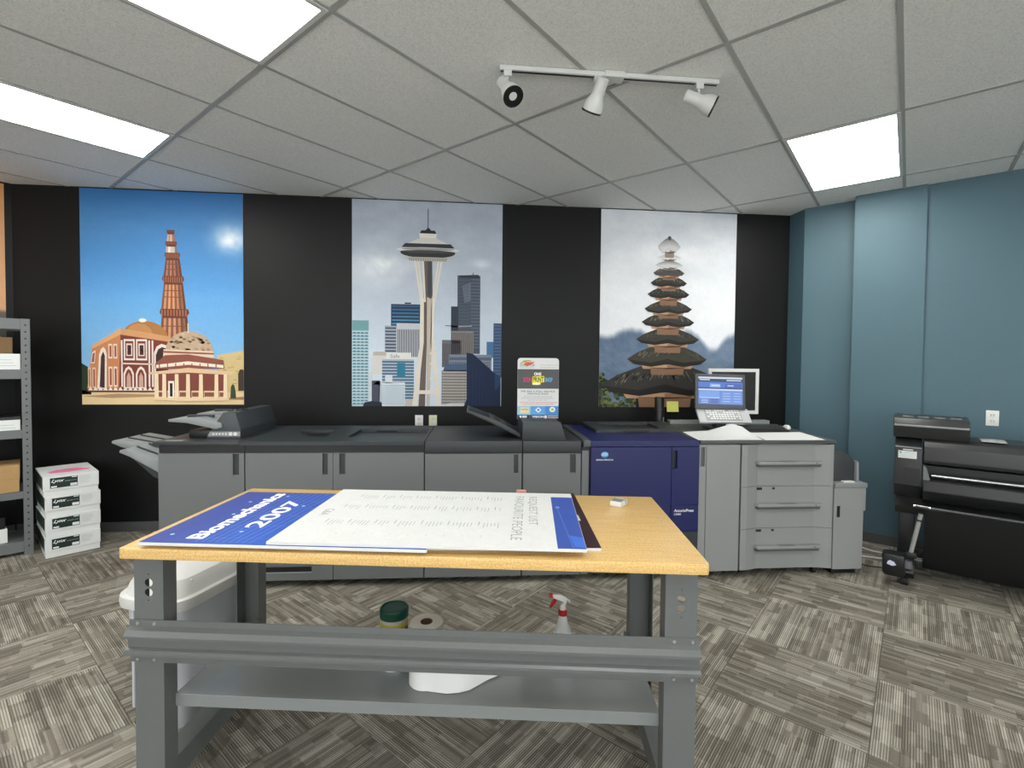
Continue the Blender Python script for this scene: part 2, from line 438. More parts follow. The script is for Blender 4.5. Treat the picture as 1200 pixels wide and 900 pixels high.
for i in range(-7, 8):
    for j in range(-14, 14):
        if (i, j) in LIGHTS: continue
        P = [gp(i, j), gp(i+1, j), gp(i+1, j+1), gp(i, j+1)]
        Q = clip_poly(P, CLIP)
        if not Q or area(Q) < .003: continue
        c = gp(i+.5, j+.5)
        if area(Q) > .999*area(P): link('ceiling_tile', cm, ceiling, (c[0], c[1], CEIL), crz)
        else:
            ca, sa = math.cos(-crz), math.sin(-crz)
            L = [((x-c[0])*ca-(y-c[1])*sa, (x-c[0])*sa+(y-c[1])*ca) for x, y in Q]
            o = G().prism(L, .004, .02, 'z').build('ceiling_tile', M_ctile, ceiling, smooth=False)
            o.location = (c[0], c[1], CEIL); o.rotation_euler = (0, 0, crz)
def bar(i0, j0, i1, j1, wd, z0):
    a, b = Vector(gp(i0, j0)), Vector(gp(i1, j1)); d = (b-a).normalized(); nrm = Vector((-d.y, d.x))*wd/2
    P = [tuple(a+nrm), tuple(a-nrm), tuple(b-nrm), tuple(b+nrm)]
    Q = clip_poly(P, CLIP)
    if Q and area(Q) > .002: G().prism(Q, CEIL+z0, CEIL+.006, 'z').build('grid_bar', M_bar, ceiling, smooth=False)
for i in range(-7, 9): bar(i, -14, i, 14, .026, -.001)
for j in range(-14, 15): bar(-7, j, 8, j, .022, 0.0)
# walls
def wall_seg(p, q, th, z0=-.05, z1=CEIL+.1):
    p, q = Vector(p), Vector(q); d = (q-p).normalized(); n = Vector((d.y, -d.x))*-th   # thickness lies left of p->q
    return [tuple(p), tuple(q), tuple(q+n), tuple(p+n)]
def wall(name, segs, mt):
    g = G()
    for P in segs: g.prism(P, -.05, CEIL+.1, 'z')
    return struct(g.build(name, mt, smooth=False, weld=False))
wall('wall_back', [[(-3.76, WY), (3.30, WY), (3.30, WY+.12), (-3.76, WY+.12)]], M_black_wall)
f1, fp, fr = 7.455*s2, 7.262*s2, 7.30*s2
c0 = uvw(f1, -.82)
wall('wall_right', [
    [(3.145, WY), (3.148, c0[1]+.006), (3.35, c0[1]+.21), (3.35, WY+.1)],
    [uvw(f1, -.83), uvw(f1, -.40), uvw(f1+.3, -.40), uvw(f1+.3, -.83)],
    [uvw(fp, -.434), uvw(fp, .04), uvw(f1+.3, .04), uvw(f1+.3, -.434)],
    [uvw(fr, .03), uvw(fr, 4.6), uvw(fr+.4, 4.6), uvw(fr+.4, .03)]], M_blue_wall)
wall('wall_left', [wall_seg((-6.7, 1.59), (-3.76, 4.53), .12)], M_black_wall)
wall('wall_left_side', [wall_seg((-6.6, -3.1), (-6.6, 1.75), .12)], M_white_wall)
wall('wall_right_side', [wall_seg((6.8, .7), (6.8, -3.1), .12)], M_white_wall)
# unseen glazed front added behind the camera to brighten the ceiling
def front_piece(g, x0, x1, z0, z1): g.box(x0, x1, -3.12, -3.0, z0, z1)
g = G(); front_piece(g, -6.7, -5.6, -.05, CEIL+.1); front_piece(g, 5.6, 6.9, -.05, CEIL+.1); front_piece(g, -5.6, 5.6, 2.75, CEIL+.1); front_piece(g, -5.6, 5.6, -.05, .15)
struct(g.build('wall_front', M_white_wall, smooth=False, weld=False))
M_alu = mat('aluminium_frame', (150, 152, 154), .35, metal=.6)
def glass_material():
    mt = bpy.data.materials.new('added_window_glass'); mt.use_nodes = True
    t = NT(mt); nt = mt.node_tree; nt.nodes.remove(nt.nodes['Principled BSDF'])
    tr = t.n('ShaderNodeBsdfTransparent'); gl = t.n('ShaderNodeBsdfGlossy'); gl.inputs['Roughness'].default_value = .02; mx = t.n('ShaderNodeMixShader'); mx.inputs[0].default_value = .06
    t.l(tr.outputs[0], mx.inputs[1]); t.l(gl.outputs[0], mx.inputs[2]); t.l(mx.outputs[0], nt.nodes['Material Output'].inputs[0])
    return mt
M_glass = glass_material()
for n_ in range(4):
    x0 = -5.6+n_*2.8; x1 = x0+2.8
    wd = struct(G().holed([(x0, .15), (x1, .15), (x1, 2.75), (x0, 2.75)], [[(x0+.05, .2), (x1-.05, .2), (x1-.05, 2.7), (x0+.05, 2.7)]], -3.1, -3.02, 'y').build('added_window_%d' % (n_+1), M_alu, smooth=False))
    G().box(x0+.045, x1-.045, -3.063, -3.057, .195, 2.705).build('pane', M_glass, wd, smooth=False)
def baseboard(name, pts):
    g = G()
    for p, q in pts:
        p, q = Vector(p), Vector(q); d = (q-p).normalized(); n = Vector((d.y, -d.x))*.008
        g.prism([tuple(p), tuple(p+n), tuple(q+n), tuple(q)], 0.0, .085, 'z', .002)
    return struct(g.build(name, M_base, smooth=False))
baseboard('baseboard_back', [((-3.76, WY-.0005), (3.13, WY-.0005))])
baseboard('baseboard_right', [(uvw(f1-.001, -.80), uvw(f1-.001, -.436)), (uvw(fp-.001, -.434), uvw(fp-.001, .04)), (uvw(fr-.001, .045), uvw(fr-.001, 4.4))])
baseboard('baseboard_left', [((-6.5, 1.79), (-3.77, 4.52))])
# ------------------------------------------------------------------ ceiling lights
M_panel = emit('led_diffuser', (255, 255, 250), PANEL_EMIT)
M_frame = mat('white_light_frame', (215, 216, 212), .4)
LL = {(0, 0): 'bright ceiling light panel above the white bin and workbench', (0, 3): 'bright ceiling light panel in front of the brick minaret poster',
      (3, -3): 'bright ceiling light panel beside the blue wall'}
lid = None
for (i, j) in LIGHTS:
    c = gp(i+.5, j+.5)
    o = thing('ceiling_light', LL.get((i, j), 'unseen ceiling light panel added to brighten the room'), 'light', (c[0], c[1], CEIL), crz, 'recessed ceiling light panels')
    if lid is None:
        hx, hy = LA/2-.006, LB/2-.006
        lid = (G().holed([(-hx, -hy), (hx, -hy), (hx, hy), (-hx, hy)], [[(-hx+.022, -hy+.022), (hx-.022, -hy+.022), (hx-.022, hy-.022), (-hx+.022, hy-.022)]], -.004, .02, 'z').mesh('frame'),
               G().box(-hx+.02, hx-.02, -hy+.02, hy-.02, .002, .014).mesh('diffuser'))
        lid[0].materials.append(M_frame); lid[1].materials.append(M_panel)
    link('frame', lid[0], o); link('diffuser', lid[1], o)
# ------------------------------------------------------------------ track light
tl = thing('track_light', 'white ceiling track light with three angled spot heads', 'track light', (.74, 2.435, CEIL), 0)
G().box(-.575, .54, -.018, .018, -.022, .0, .002).build('track', M_white, tl)
G().box(-.57, .535, -.006, .006, -.0235, -.0215).build('track_slot', M_pblack, tl)
G().box(-.055, .045, -.032, .032, -.03, .0, .004).build('power_feed', M_white, tl)
M_lampglass = mat('lamp_reflector', (215, 215, 210), .3)
def spot(x, yaw, tilt):
    h = G().box(x-.02, x+.02, -.016, .016, -.05, -.02, .003)
    h.tube([(x, 0, -.05), (x, 0, -.085)], .006, 8)
    d = Vector((math.sin(R(yaw))*math.cos(R(tilt)), -math.cos(R(yaw))*math.cos(R(tilt)), -math.sin(R(tilt))))
    q = d.to_track_quat('Z', 'Y').to_matrix().to_4x4()
    o = Vector((x, 0, -.105))-d*.075
    hs = G(); M_ = Matrix.Translation(o) @ q
    hs.lathe([(.0, .0), (.026, .0), (.031, .006), (.031, .07), (.033, .085), (.044, .105), (.05, .13), (.05, .155), (.047, .157), (.045, .15), (.043, .125), (.0, .12)], 24, mtx=M_)
    head = h.build('spot_head', M_white, tl)
    hs.build('housing', M_white, head)
    rg = G(); rg.lathe([(.0505, .150), (.0515, .154), (.0505, .159), (.0465, .159), (.0455, .152)], 24, mtx=M_); rg.build('rim_ring', M_pblack, head)
    lp = G(); lp.lathe([(.0, .1215), (.040, .1215), (.040, .140), (.030, .150), (.0, .156)], 20, mtx=M_); lp.build('lamp_bulb', M_lampglass, head)
spot(-.535, 28, 50)
spot(-.085, -160, 50)
spot(.44, 77, 25)
# ------------------------------------------------------------------ posters
M_vinyl = mat('poster_vinyl', (225, 225, 222), .5)
def poster(label, x0, x1, z0, z1, zx0, zx1, zy0, zy1, draw, loc=(0, WY, 0), rz=0.0):
    p = thing('wall_poster', label, 'poster', loc, rz)
    G().box(x0, x1, -.004, -.0005, z0, z1).build('backing', M_vinyl, p)
    T = lambda x, y: (x0+(max(zx0, min(zx1, x))-zx0)/(zx1-zx0)*(x1-x0), z1-(max(zy0, min(zy1, y))-zy0)/(zy1-zy0)*(z1-z0))
    k = Ink(T, 'xz', .0001); draw(k); k.build('print', p, loc=(0, -.0045, 0))
    return p
def draw_minaret(k):
    def sky(x, y):
        t = (y-63)/640; c = mixc((52, 110, 168), (96, 160, 218), min(1, t*1.6)); c = mixc(c, (150, 196, 228), max(0, t-.55)*1.6)
        cl = math.exp(-(((x-592)/62)**2+((y-232)/46)**2)*1.1)*(.45+1.0*fbm(x/38, y/30)); cl += .12*math.exp(-((y-180)/70)**2)*fbm(x/120, y/40)
        return mixc(c, (238, 242, 246), cl)
    k.grid(41, 63, 637, 852, 70, 90, sky); k.lay()
    k.poly([(41, 800), (637, 800), (637, 853), (41, 853)], (226, 198, 152)); k.poly([(41, 700), (60, 712), (74, 722), (74, 815), (41, 815)], (42, 58, 38)); k.lay()
    k.poly([(41, 822), (170, 812), (330, 815), (330, 822), (150, 828)], (176, 140, 104))
    # far wall at the right
    k.poly([(535, 668), (560, 662), (600, 655), (637, 646), (637, 805), (560, 805)], (208, 184, 130)); k.lay()
    for a in range(26): k.rect(540+hsh(a, 1)*92, 668+hsh(a, 2)*120, 540+hsh(a, 1)*92+12, 672+hsh(a, 2)*120, (182, 156, 104))
    k.lay(); k.poly([(616, 800), (616, 735), (622, 720), (630, 718), (637, 722), (637, 800)], (62, 48, 36))
    k.poly([(586, 828), (588, 785), (594, 775), (601, 778), (606, 800), (608, 828)], (52, 70, 48)); k.poly([(574, 828), (640, 822), (640, 834), (574, 834)], (150, 120, 88)); k.lay()
    # minaret
    def shaft(c, y0, y1, h0, h1, a, b, n):
        for i in range(n):
            u0, u1 = -1+2*i/n, -1+2*(i+1)/n
            sh = math.cos((u0+u1)/2*1.25+.35)
            col = mixc((70, 34, 26), a if i % 2 else b, .35+.65*max(0, sh))
            k.poly([(c+h0*u0, y0), (c+h0*u1, y0), (c+h1*u1, y1), (c+h1*u0, y1)], col)
    shaft(380, 520, 612, 47, 54, (204, 150, 112), (138, 84, 64), 11)
    shaft(377, 398, 500, 35, 46, (214, 156, 110), (150, 92, 66), 11)
    shaft(375, 308, 380, 25, 35, (178, 122, 96), (122, 74, 60), 9)
    shaft(371, 255, 292, 18, 21, (232, 222, 210), (208, 192, 176), 5)
    shaft(370, 214, 250, 12, 17, (186, 140, 120), (216, 190, 172), 5); k.lay()
    for c, y0, y1, h in ((380, 496, 524, 55), (376, 374, 400, 41), (374, 288, 310, 29), (370, 247, 260, 22), (369, 205, 215, 15)):
        k.poly([(c-h*.92, y0), (c+h*.92, y0), (c+h, (y0+y1)/2), (c+h*.72, y1+6), (c-h*.72, y1+6), (c-h, (y0+y1)/2)], (104, 58, 44)); k.lay()
        n = 9
        for i in range(n): k.rect(c-h*.9+1.8*h*i/n+1, y0+3, c-h*.9+1.8*h*(i+.55)/n, y1-2, (168, 104, 76))
        k.lay()
    for y in (428, 452, 560, 330, 350): k.line(330+(605-y)*.06, y, 425-(605-y)*.06, y, 3, (128, 70, 50))
    k.lay()
    # gatehouse on the left
    k.ell(270, 602, 84, 60, (172, 118, 68), 28, 180, 360); k.lay(); k.ell(250, 598, 50, 46, (190, 136, 84), 20, 180, 360); k.ell(263, 540, 14, 7, (238, 232, 222)); k.lay()
    k.poly([(60, 800), (80, 638), (183, 576), (174, 806)], (200, 130, 84)); k.poly([(174, 806), (183, 576), (356, 604), (356, 804)], (122, 58, 44)); k.lay()
    k.poly([(79, 648), (80, 634), (184, 570), (184, 592)], (218, 164, 112)); k.poly([(184, 570), (358, 598), (358, 618), (184, 594)], (206, 152, 104)); k.lay()
    k.poly([(96, 796), (104, 668), (112, 646), (120, 640), (127, 648), (132, 668), (130, 796)], (232, 216, 202)); k.lay()
    k.poly([(105, 790), (111, 676), (119, 656), (125, 672), (123, 790)], (70, 46, 40)); k.poly([(74, 700), (80, 660), (92, 652), (88, 700)], (226, 208, 192)); k.lay()
    k.poly([(77, 696), (82, 664), (89, 660), (86, 696)], (150, 84, 62))
    for x0 in (138, 156):
        for y0, y1 in ((628, 682), (712, 786)):
            k.rect(x0, y0, x0+14, y1, (228, 206, 186)); k.lay(); k.rect(x0+4, y0+7, x0+11, y1-6, (158, 84, 60)); k.lay()
    for x0, x1 in ((64, 74), (80, 92)): k.rect(x0, 716, x1, 790, (222, 190, 164)); k.lay(); k.rect(x0+3, 722, x1-3, 786, (150, 86, 64)); k.lay()
    for x0 in (194, 239):
        k.rect(x0, 610, x0+40, 688, (232, 220, 210)); k.lay(); k.rect(x0+5, 617, x0+35, 681, (128, 62, 48)); k.lay()
        k.rect(x0+9, 626, x0+31, 672, (226, 210, 198)); k.lay(); k.rect(x0+13, 632, x0+27, 668, (74, 38, 34)); k.line(x0+9, 650, x0+31, 650, 4, (226, 210, 198)); k.lay()
        a = x0+2
        k.poly([(a-4, 792), (a-4, 738), (a+4, 718), (a+15, 710), (a+26, 718), (a+34, 738), (a+34, 792)], (230, 214, 202)); k.lay()
        k.poly([(a+2, 788), (a+2, 742), (a+8, 726), (a+15, 720), (a+22, 726), (a+28, 742), (a+28, 788)], (128, 60, 48)); k.lay()
        k.poly([(a+7, 788), (a+8, 748), (a+15, 732), (a+22, 748), (a+23, 788)], (196, 158, 142)); k.lay()
    for x0 in (184, 284, 296): k.rect(x0, 614, x0+6, 786, (230, 216, 206))
    k.line(184, 700, 304, 702, 5, (228, 212, 200)); k.lay()
    k.poly([(304, 800), (304, 660), (314, 636), (332, 626), (352, 632), (352, 800)], (228, 212, 200)); k.lay(); k.poly([(311, 800), (311, 668), (320, 646), (334, 638), (352, 644), (352, 800)], (62, 40, 36)); k.lay()
    k.rect(60, 794, 312, 806, (96, 52, 42)); k.lay()
    for a in range(14): k.poly([(64+a*18, 800), (73+a*18, 786), (82+a*18, 800)], (234, 218, 204))
    k.lay()
    # domed pavilion
    k.ell(435, 652, 88, 74, (190, 164, 136), 30, 180, 360); k.lay()
    for a in range(60):
        x = 355+hsh(a, 5)*158; y = 588+hsh(a, 9)*60
        if ((x-435)/84)**2+((y-652)/70)**2 < 1: k.ell(x, y, 7, 4, mixc((122, 96, 78), (214, 190, 158), hsh(a, 3)), 8)
    k.line(431, 548, 431, 584, 5, (214, 196, 176)); k.lay()
    k.poly([(340, 646), (525, 652), (528, 676), (338, 672)], (222, 200, 178)); k.lay(); k.poly([(340, 652), (526, 658), (526, 664), (340, 659)], (150, 84, 68))
    k.poly([(308, 700), (345, 668), (430, 664), (562, 684), (566, 716), (310, 720)], (142, 82, 66)); k.lay()
    k.poly([(312, 704), (430, 690), (562, 703), (562, 714), (430, 703), (312, 716)], (236, 218, 200)); k.lay()
    for a in range(8): k.rect(322+a*30, 698, 326+a*30, 716, (142, 82, 66))
    k.rect(310, 732, 576, 832, (126, 66, 54)); k.lay()
    k.poly([(284, 732), (430, 714), (604, 728), (590, 740), (430, 732), (286, 740)], (222, 186, 150)); k.lay()
    for a, b in ((318, 338), (352, 384), (396, 424), (442, 470), (488, 528), (545, 566)): k.rect(a, 800, b, 826, (226, 196, 158)); k.lay(); k.rect(a+2, 806, b-2, 822, (140, 82, 62)); k.lay()
    for x in (312, 340, 386, 428, 476, 534, 568): k.poly([(x-5, 738), (x+8, 738), (x+9, 832), (x-7, 832)], (238, 212, 176))
    k.rect(356, 764, 378, 826, (240, 228, 210)); k.lay(); k.rect(362, 772, 372, 822, (34, 24, 24)); k.lay()
    k.poly([(300, 826), (582, 826), (582, 836), (430, 840), (300, 834)], (232, 204, 164))
def draw_tower(k):
    def sky(x, y):
        t = (y-42)/620; c = mixc((164, 172, 186), (206, 218, 230), t)
        cl = 1.5*math.exp(-(((x-150)/95)**2+((y-300)/55)**2))*fbm(x/55, y/38)+.7*math.exp(-(((x-545)/30)**2+((y-282)/18)**2))+.5*(fbm(x/90+4, y/50)-.42)
        return mixc(c, (238, 241, 244), cl)
    k.grid(42, 42, 630, 857, 60, 70, sky); k.lay()
    k.rect(452, 330, 543, 645, (70, 80, 95)); k.rect(192, 450, 306, 540, (34, 56, 80)); k.rect(597, 520, 630, 740, (58, 80, 112)); k.rect(570, 595, 598, 660, (72, 116, 158)); k.lay()
    k.poly([(460, 330), (534, 326), (540, 332), (540, 340), (460, 340)], (46, 52, 62)); k.line(514, 318, 514, 330, 3, (60, 60, 66))
    for a in range(22): k.line(506, 346+a*13, 540, 346+a*13, 4, (96, 106, 120)); k.line(455, 350+a*13, 500, 350+a*13, 2, (84, 94, 110))
    k.poly([(470, 372), (505, 356), (505, 432), (480, 440)], (104, 114, 128))
    for a in range(6): k.line(196, 458+a*14, 302, 458+a*14, 6, mixc((46, 88, 124), (84, 148, 186), a/5))
    for a in range(16): k.line(600, 530+a*13, 628, 530+a*13, 3, (92, 116, 146))
    k.lay(); k.line(245, 446, 270, 446, 6, (40, 50, 62)); k.rect(427, 455, 456, 610, (48, 54, 68))
    k.poly([(427, 534), (510, 530), (510, 535), (427, 540)], (150, 150, 150)); k.line(404, 533, 440, 533, 3, (96, 90, 80)); k.lay()
    k.rect(168, 536, 214, 660, (160, 168, 182)); k.rect(214, 526, 306, 660, (196, 200, 206)); k.rect(427, 553, 517, 650, (134, 128, 126)); k.rect(392, 590, 467, 700, (110, 108, 114)); k.lay()
    for a in range(9): k.line(170, 546+a*13, 212, 546+a*13, 6, (66, 78, 98))
    for a in range(13): k.line(219+a*6.8, 550, 219+a*6.8, 660, 3.4, (62, 66, 80))
    for a in range(11): k.line(431+a*8, 560, 431+a*8, 650, 3.6, (78, 72, 76))
    for a in range(9): k.line(396+a*8, 604, 396+a*8, 700, 3.6, (66, 64, 74))
    k.lay()
    k.rect(43, 517, 106, 855, (158, 190, 198)); k.rect(106, 720, 122, 845, (204, 212, 216)); k.rect(120, 643, 272, 730, (212, 210, 204)); k.rect(420, 648, 590, 720, (124, 132, 146)); k.lay()
    k.rect(43, 517, 106, 556, (112, 160, 164)); k.windows(44, 560, 105, 852, 4, 24, .72, .5, (74, 122, 142)); k.lay()
    for a in range(24): k.line(43, 562+a*12.2, 106, 562+a*12.2, 2.2, (222, 232, 234))
    k.rect(124, 640, 174, 655, (186, 178, 168)); k.rect(174, 643, 270, 668, (226, 226, 220)); k.text('Safe', 190, 664, 36, 0, 0, -14, (70, 76, 96)); k.windows(424, 676, 586, 716, 18, 4, .6, .5, (70, 80, 98)); k.line(422, 665, 590, 665, 12, (84, 96, 116)); k.lay()
    k.rect(158, 670, 282, 835, (168, 182, 192)); k.lay()
    for a in range(13): k.line(158, 680+a*12, 282, 680+a*12, 6, (64, 98, 130))
    k.lay(); k.rect(216, 684, 248, 740, (44, 122, 150)); k.rect(118, 755, 150, 842, (72, 74, 92)); k.poly([(124, 770), (140, 755), (152, 760), (152, 772)], (190, 48, 52)); k.rect(147, 762, 247, 856, (212, 222, 228)); k.rect(170, 732, 198, 765, (206, 216, 222)); k.lay()
    k.windows(150, 770, 245, 852, 10, 9, .5, .5, (104, 126, 148)); k.rect(247, 830, 282, 856, (196, 188, 178)); k.poly([(84, 857), (90, 842), (120, 836), (158, 842), (158, 857)], (32, 40, 52)); k.lay()
    k.rect(390, 712, 497, 850, (176, 168, 160)); k.poly([(396, 716), (406, 686), (500, 684), (500, 716)], (72, 94, 122)); k.lay()
    k.windows(392, 720, 495, 848, 14, 11, .62, .58, (74, 78, 88)); k.poly([(388, 857), (430, 842), (482, 840), (482, 857)], (210, 210, 206)); k.lay()
    # observation tower
    k.poly([(318, 275), (352, 275), (354, 420), (336, 440), (326, 857), (300, 857), (318, 560)], (104, 90, 82)); k.lay()
    k.poly([(334, 275), (350, 275), (350, 415), (342, 422), (334, 410)], (70, 72, 76))
    cr = (226, 218, 204); cs = (196, 184, 168)
    for x0, x1 in ((285, 309), (297, 316), (316, 324)): k.line(x0, 278, x1, 440, 7, cr)
    for x0, x1 in ((388, 361), (376, 353)): k.line(x0, 278, x1, 440, 7, cr)
    k.lay()
    k.poly([(306, 425), (320, 425), (320, 600), (294, 857), (275, 857), (304, 610)], cr)
    k.poly([(332, 420), (352, 430), (350, 640), (344, 857), (332, 857)], cs)
    k.poly([(350, 425), (363, 425), (359, 560), (388, 857), (372, 857), (346, 600)], cr); k.lay()
    k.poly([(288, 793), (384, 793), (385, 808), (286, 808)], cr)
    for y in (640, 682, 742): k.rect(344, y, 372, y+8, cr)
    k.lay()
    k.line(335, 70, 335, 156, 3, (60, 62, 66)); k.poly([(303, 168), (308, 156), (326, 155), (332, 146), (340, 146), (346, 155), (362, 156), (368, 168)], (34, 35, 38)); k.lay()
    k.poly([(300, 168), (370, 168), (366, 190), (304, 190)], (228, 224, 214)); k.lay()
    k.poly([(304, 186), (366, 186), (392, 198), (428, 214), (243, 214), (278, 198)], (212, 210, 204)); k.lay()
    k.poly([(246, 208), (424, 208), (440, 224), (232, 224)], (52, 54, 58)); k.lay()
    k.ell(335, 244, 108, 22, (52, 52, 56)); k.lay(); k.ell(335, 233, 124, 10, (216, 216, 210)); k.lay(); k.ell(335, 230, 104, 5, (150, 152, 150)); k.lay()
    k.ell(335, 240, 104, 6, (74, 72, 72)); k.poly([(238, 262), (434, 262), (408, 277), (262, 277)], (196, 190, 178)); k.lay()
    for a in range(22): k.line(262+a*7, 264, 266+a*6.6, 277, 2.4, (84, 80, 76))
    # dark wedge-shaped building
    k.poly([(490, 640), (516, 645), (560, 684), (603, 722), (628, 738), (628, 857), (480, 857), (492, 828)], (20, 36, 66)); k.lay()
    for a in range(7): k.line(500+a*14, 690+a*16, 500+a*14, 850, 2, (28, 48, 82))
    k.poly([(604, 722), (628, 738), (628, 760), (612, 790), (604, 790)], (34, 58, 94))
def draw_pagoda(k):
    def sky(x, y):
        t = (y-50)/490; c = mixc((206, 212, 220), (234, 236, 239), t*1.4)
        cl = 1.1*fbm(x/110+7, y/60)-.35+.8*math.exp(-(((x-330)/120)**2+((y-225)/45)**2))
        c = mixc(c, (244, 244, 246), cl)
        edge = 540+14*math.sin(x/37.)+26*(fbm(x/40, 3.3)-.5)+ (46*math.exp(-((x-510)/52)**2))
        mt_ = mixc((112, 130, 152), (80, 100, 126), fbm(x/26, y/20)*1.5-.3); mt_ = mixc(mt_, (134, 150, 170), .3 if x > 400 else 0)
        return mixc(c, mt_, (y-edge)/26)
    k.grid(45, 50, 602, 855, 70, 90, sky); k.lay()
    for a in range(150):
        x = 45+hsh(a, 1)**1.6*190; y = 735+(x-45)*.36+hsh(a, 2)*(125-(x-45)*.36)
        if x < 60: y = 720+hsh(a, 2)*140
        k.ell(x, min(y, 850), 9, 8, mixc((26, 38, 26), (126, 128, 62), hsh(a, 3)**2), 8); k.k += (a % 6 == 5)
    k.lay(); k.rect(196, 806, 470, 855, (26, 24, 24)); k.rect(280, 826, 322, 855, (46, 46, 50)); k.lay()
    C = 322
    T = [(160, 214, 45, (138, 134, 130)), (226, 246, 49, (196, 192, 188)), (252, 280, 57, (134, 130, 126)), (282, 317, 64, (76, 72, 70)), (320, 360, 75, (48, 45, 44)),
         (364, 408, 86, (46, 43, 42)), (422, 470, 98, (58, 55, 50)), (474, 526, 109, (54, 51, 48)), (540, 600, 130, (58, 55, 48)), (612, 690, 165, (62, 60, 48)), (698, 812, 262, (52, 49, 46))]
    for n, (y0, y1, hw, col) in list(enumerate(T))[::-1]:
        if n > 2: y0 -= .2*(y1-y0)
        nxt = T[n+1][0] if n < 10 else 824
        h = y1-y0; c = C-(8 if n == 10 else 0)
        pale = mixc((186, 146, 112), (226, 222, 218), 1 if n < 3 else 0)
        # timber neck below the roof
        k.poly([(c-hw*.66, y1-h*.12), (c+hw*.66, y1-h*.12), (c+hw*.60, y1+6), (c-hw*.60, y1+6)], pale); k.lay()
        k.poly([(c-hw*.42, y1+2), (c+hw*.42, y1+2), (c+hw*.40, nxt+h*.25), (c-hw*.40, nxt+h*.25)], mixc(pale, (92, 66, 52), .55)); k.poly([(c, y1-h*.1), (c+hw*.66, y1-h*.12), (c+hw*.42, y1+4), (c, y1+8)], mixc(pale, (96, 68, 52), .45)); k.lay()
        k.poly([(c-hw*.62, y1), (c, y1+7), (c+hw*.62, y1), (c, y1+3)], (72, 44, 34)); k.lay()
        # thatched roof, drooping corners
        k.poly([(c-hw*.36, y0+h*.06), (c-hw*.08, y0+h*.02), (c, y0-h*.04), (c+hw*.08, y0+h*.02), (c+hw*.36, y0+h*.06), (c+hw*.74, y0+h*.34), (c+hw, y0+h*.64), (c+hw*.84, y0+h*.86), (c+hw*.4, y1-h*.02),
                (c, y0+h*.86), (c-hw*.4, y1-h*.02), (c-hw*.84, y0+h*.86), (c-hw, y0+h*.64), (c-hw*.74, y0+h*.34)], col if n > 2 else [mixc(col, (236, 236, 238), q_) for q_ in (0, 0, 0, 0, 0, .3, .6, .85, 1, 1, 1, .85, .6, .3)]); k.lay()
        k.poly([(c-hw*.97, y0+h*.66), (c-hw*.4, y0+h*.8), (c, y0+h*.62), (c+hw*.4, y0+h*.8), (c+hw*.97, y0+h*.66), (c+hw*.84, y0+h*.86), (c+hw*.4, y1-h*.02), (c, y0+h*.86), (c-hw*.4, y1-h*.02), (c-hw*.84, y0+h*.86)], mixc(col, (18, 16, 16), .6) if n > 3 else mixc(col, (236, 236, 238), .0 if n == 3 else .75)); k.lay()
        if n > 2:
            for a in range(int(26+hw/3)):
                r = hsh(a, n)*1.5-.75; s_ = hsh(a+50, n)
                y = y0+h*(.1+.28*abs(r)+.2*s_)
                k.line(c+hw*r, y, c+hw*(r+.05*(1 if r > 0 else -1)), y+h*.16, max(1.4, hw*.012), mixc((30, 28, 26), (142, 138, 112), hsh(a, n+20)))
        k.lay()
    k.ell(C, 160, 7, 9, (84, 80, 78), 10)
poster('poster of a tall red brick minaret and domed pavilion under blue sky', -3.234, -1.92, 1.103, 2.934, 41, 637, 63, 852, draw_minaret)
poster('poster of a flying-saucer-topped observation tower in a grey city skyline', -.995, .346, 1.09, 2.935, 42, 630, 42, 857, draw_tower)
poster('poster of a many-tiered thatched pagoda before misty blue mountains', 1.27, 2.60, 1.082, 2.935, 45, 602, 50, 855, draw_pagoda)
def draw_sunset(k):
    def fn(x, y):
        c = mixc((214, 150, 88), (226, 172, 128), y/60+.4*fbm(x/12, y/14)); 
        if y > 72: c = mixc((150, 132, 118), (70, 72, 66), (y-72)/14+.5*fbm(x/5, y/4))
        return c
    k.grid(0, 0, 70, 100, 30, 50, fn); k.lay()
    for a in range(40): k.ell(2+hsh(a, 1)*66, 86+hsh(a, 2)*11, 1.4, .9, mixc((52, 60, 40), (214, 196, 84), hsh(a, 4)), 8)
poster('poster with an orange sky on the slanted wall above the steel shelving', -1.37, -.045, 1.50, 2.93, 0, 70, 0, 100, draw_sunset, (-3.76, WY, 0), R(45))
# sockets
def outlet(label, loc, rz, col, duplex=True):
    o = thing('wall_outlet', label, 'outlet', loc, rz, 'wall sockets')
    G().box(-.036, .036, -.006, 0, -.058, .058, .003).build('cover_plate', mat('outlet_'+label[:5], col, .4, var=.02), o)
    for z in (-.022, .022):
        G().prism(rrect(0, z, .034, .028, .008), -.009, -.005, 'y').build('socket_face', M_white, o)
        for x in (-.007, .007): G().box(x-.0012, x+.0012, -.0095, -.0085, z-.004, z+.007).build('slot', M_pblack, o)
    G().tube([(0, -.005, 0), (0, -.008, 0)], .0035, 8).build('screw', M_chrome, o)
outlet('white socket plate on the black wall behind the printer line', (-.40, WY, .95), 0, (226, 224, 222))
outlet('cream yellowed socket plate on the black wall behind the printer line', (-.275, WY, .95), 0, (214, 216, 180))
px, py = uvw(fr, .455); outlet('large white socket plate on the blue wall above the plotter', (px, py, 1.11), -R(45), (224, 226, 220))
st = G()
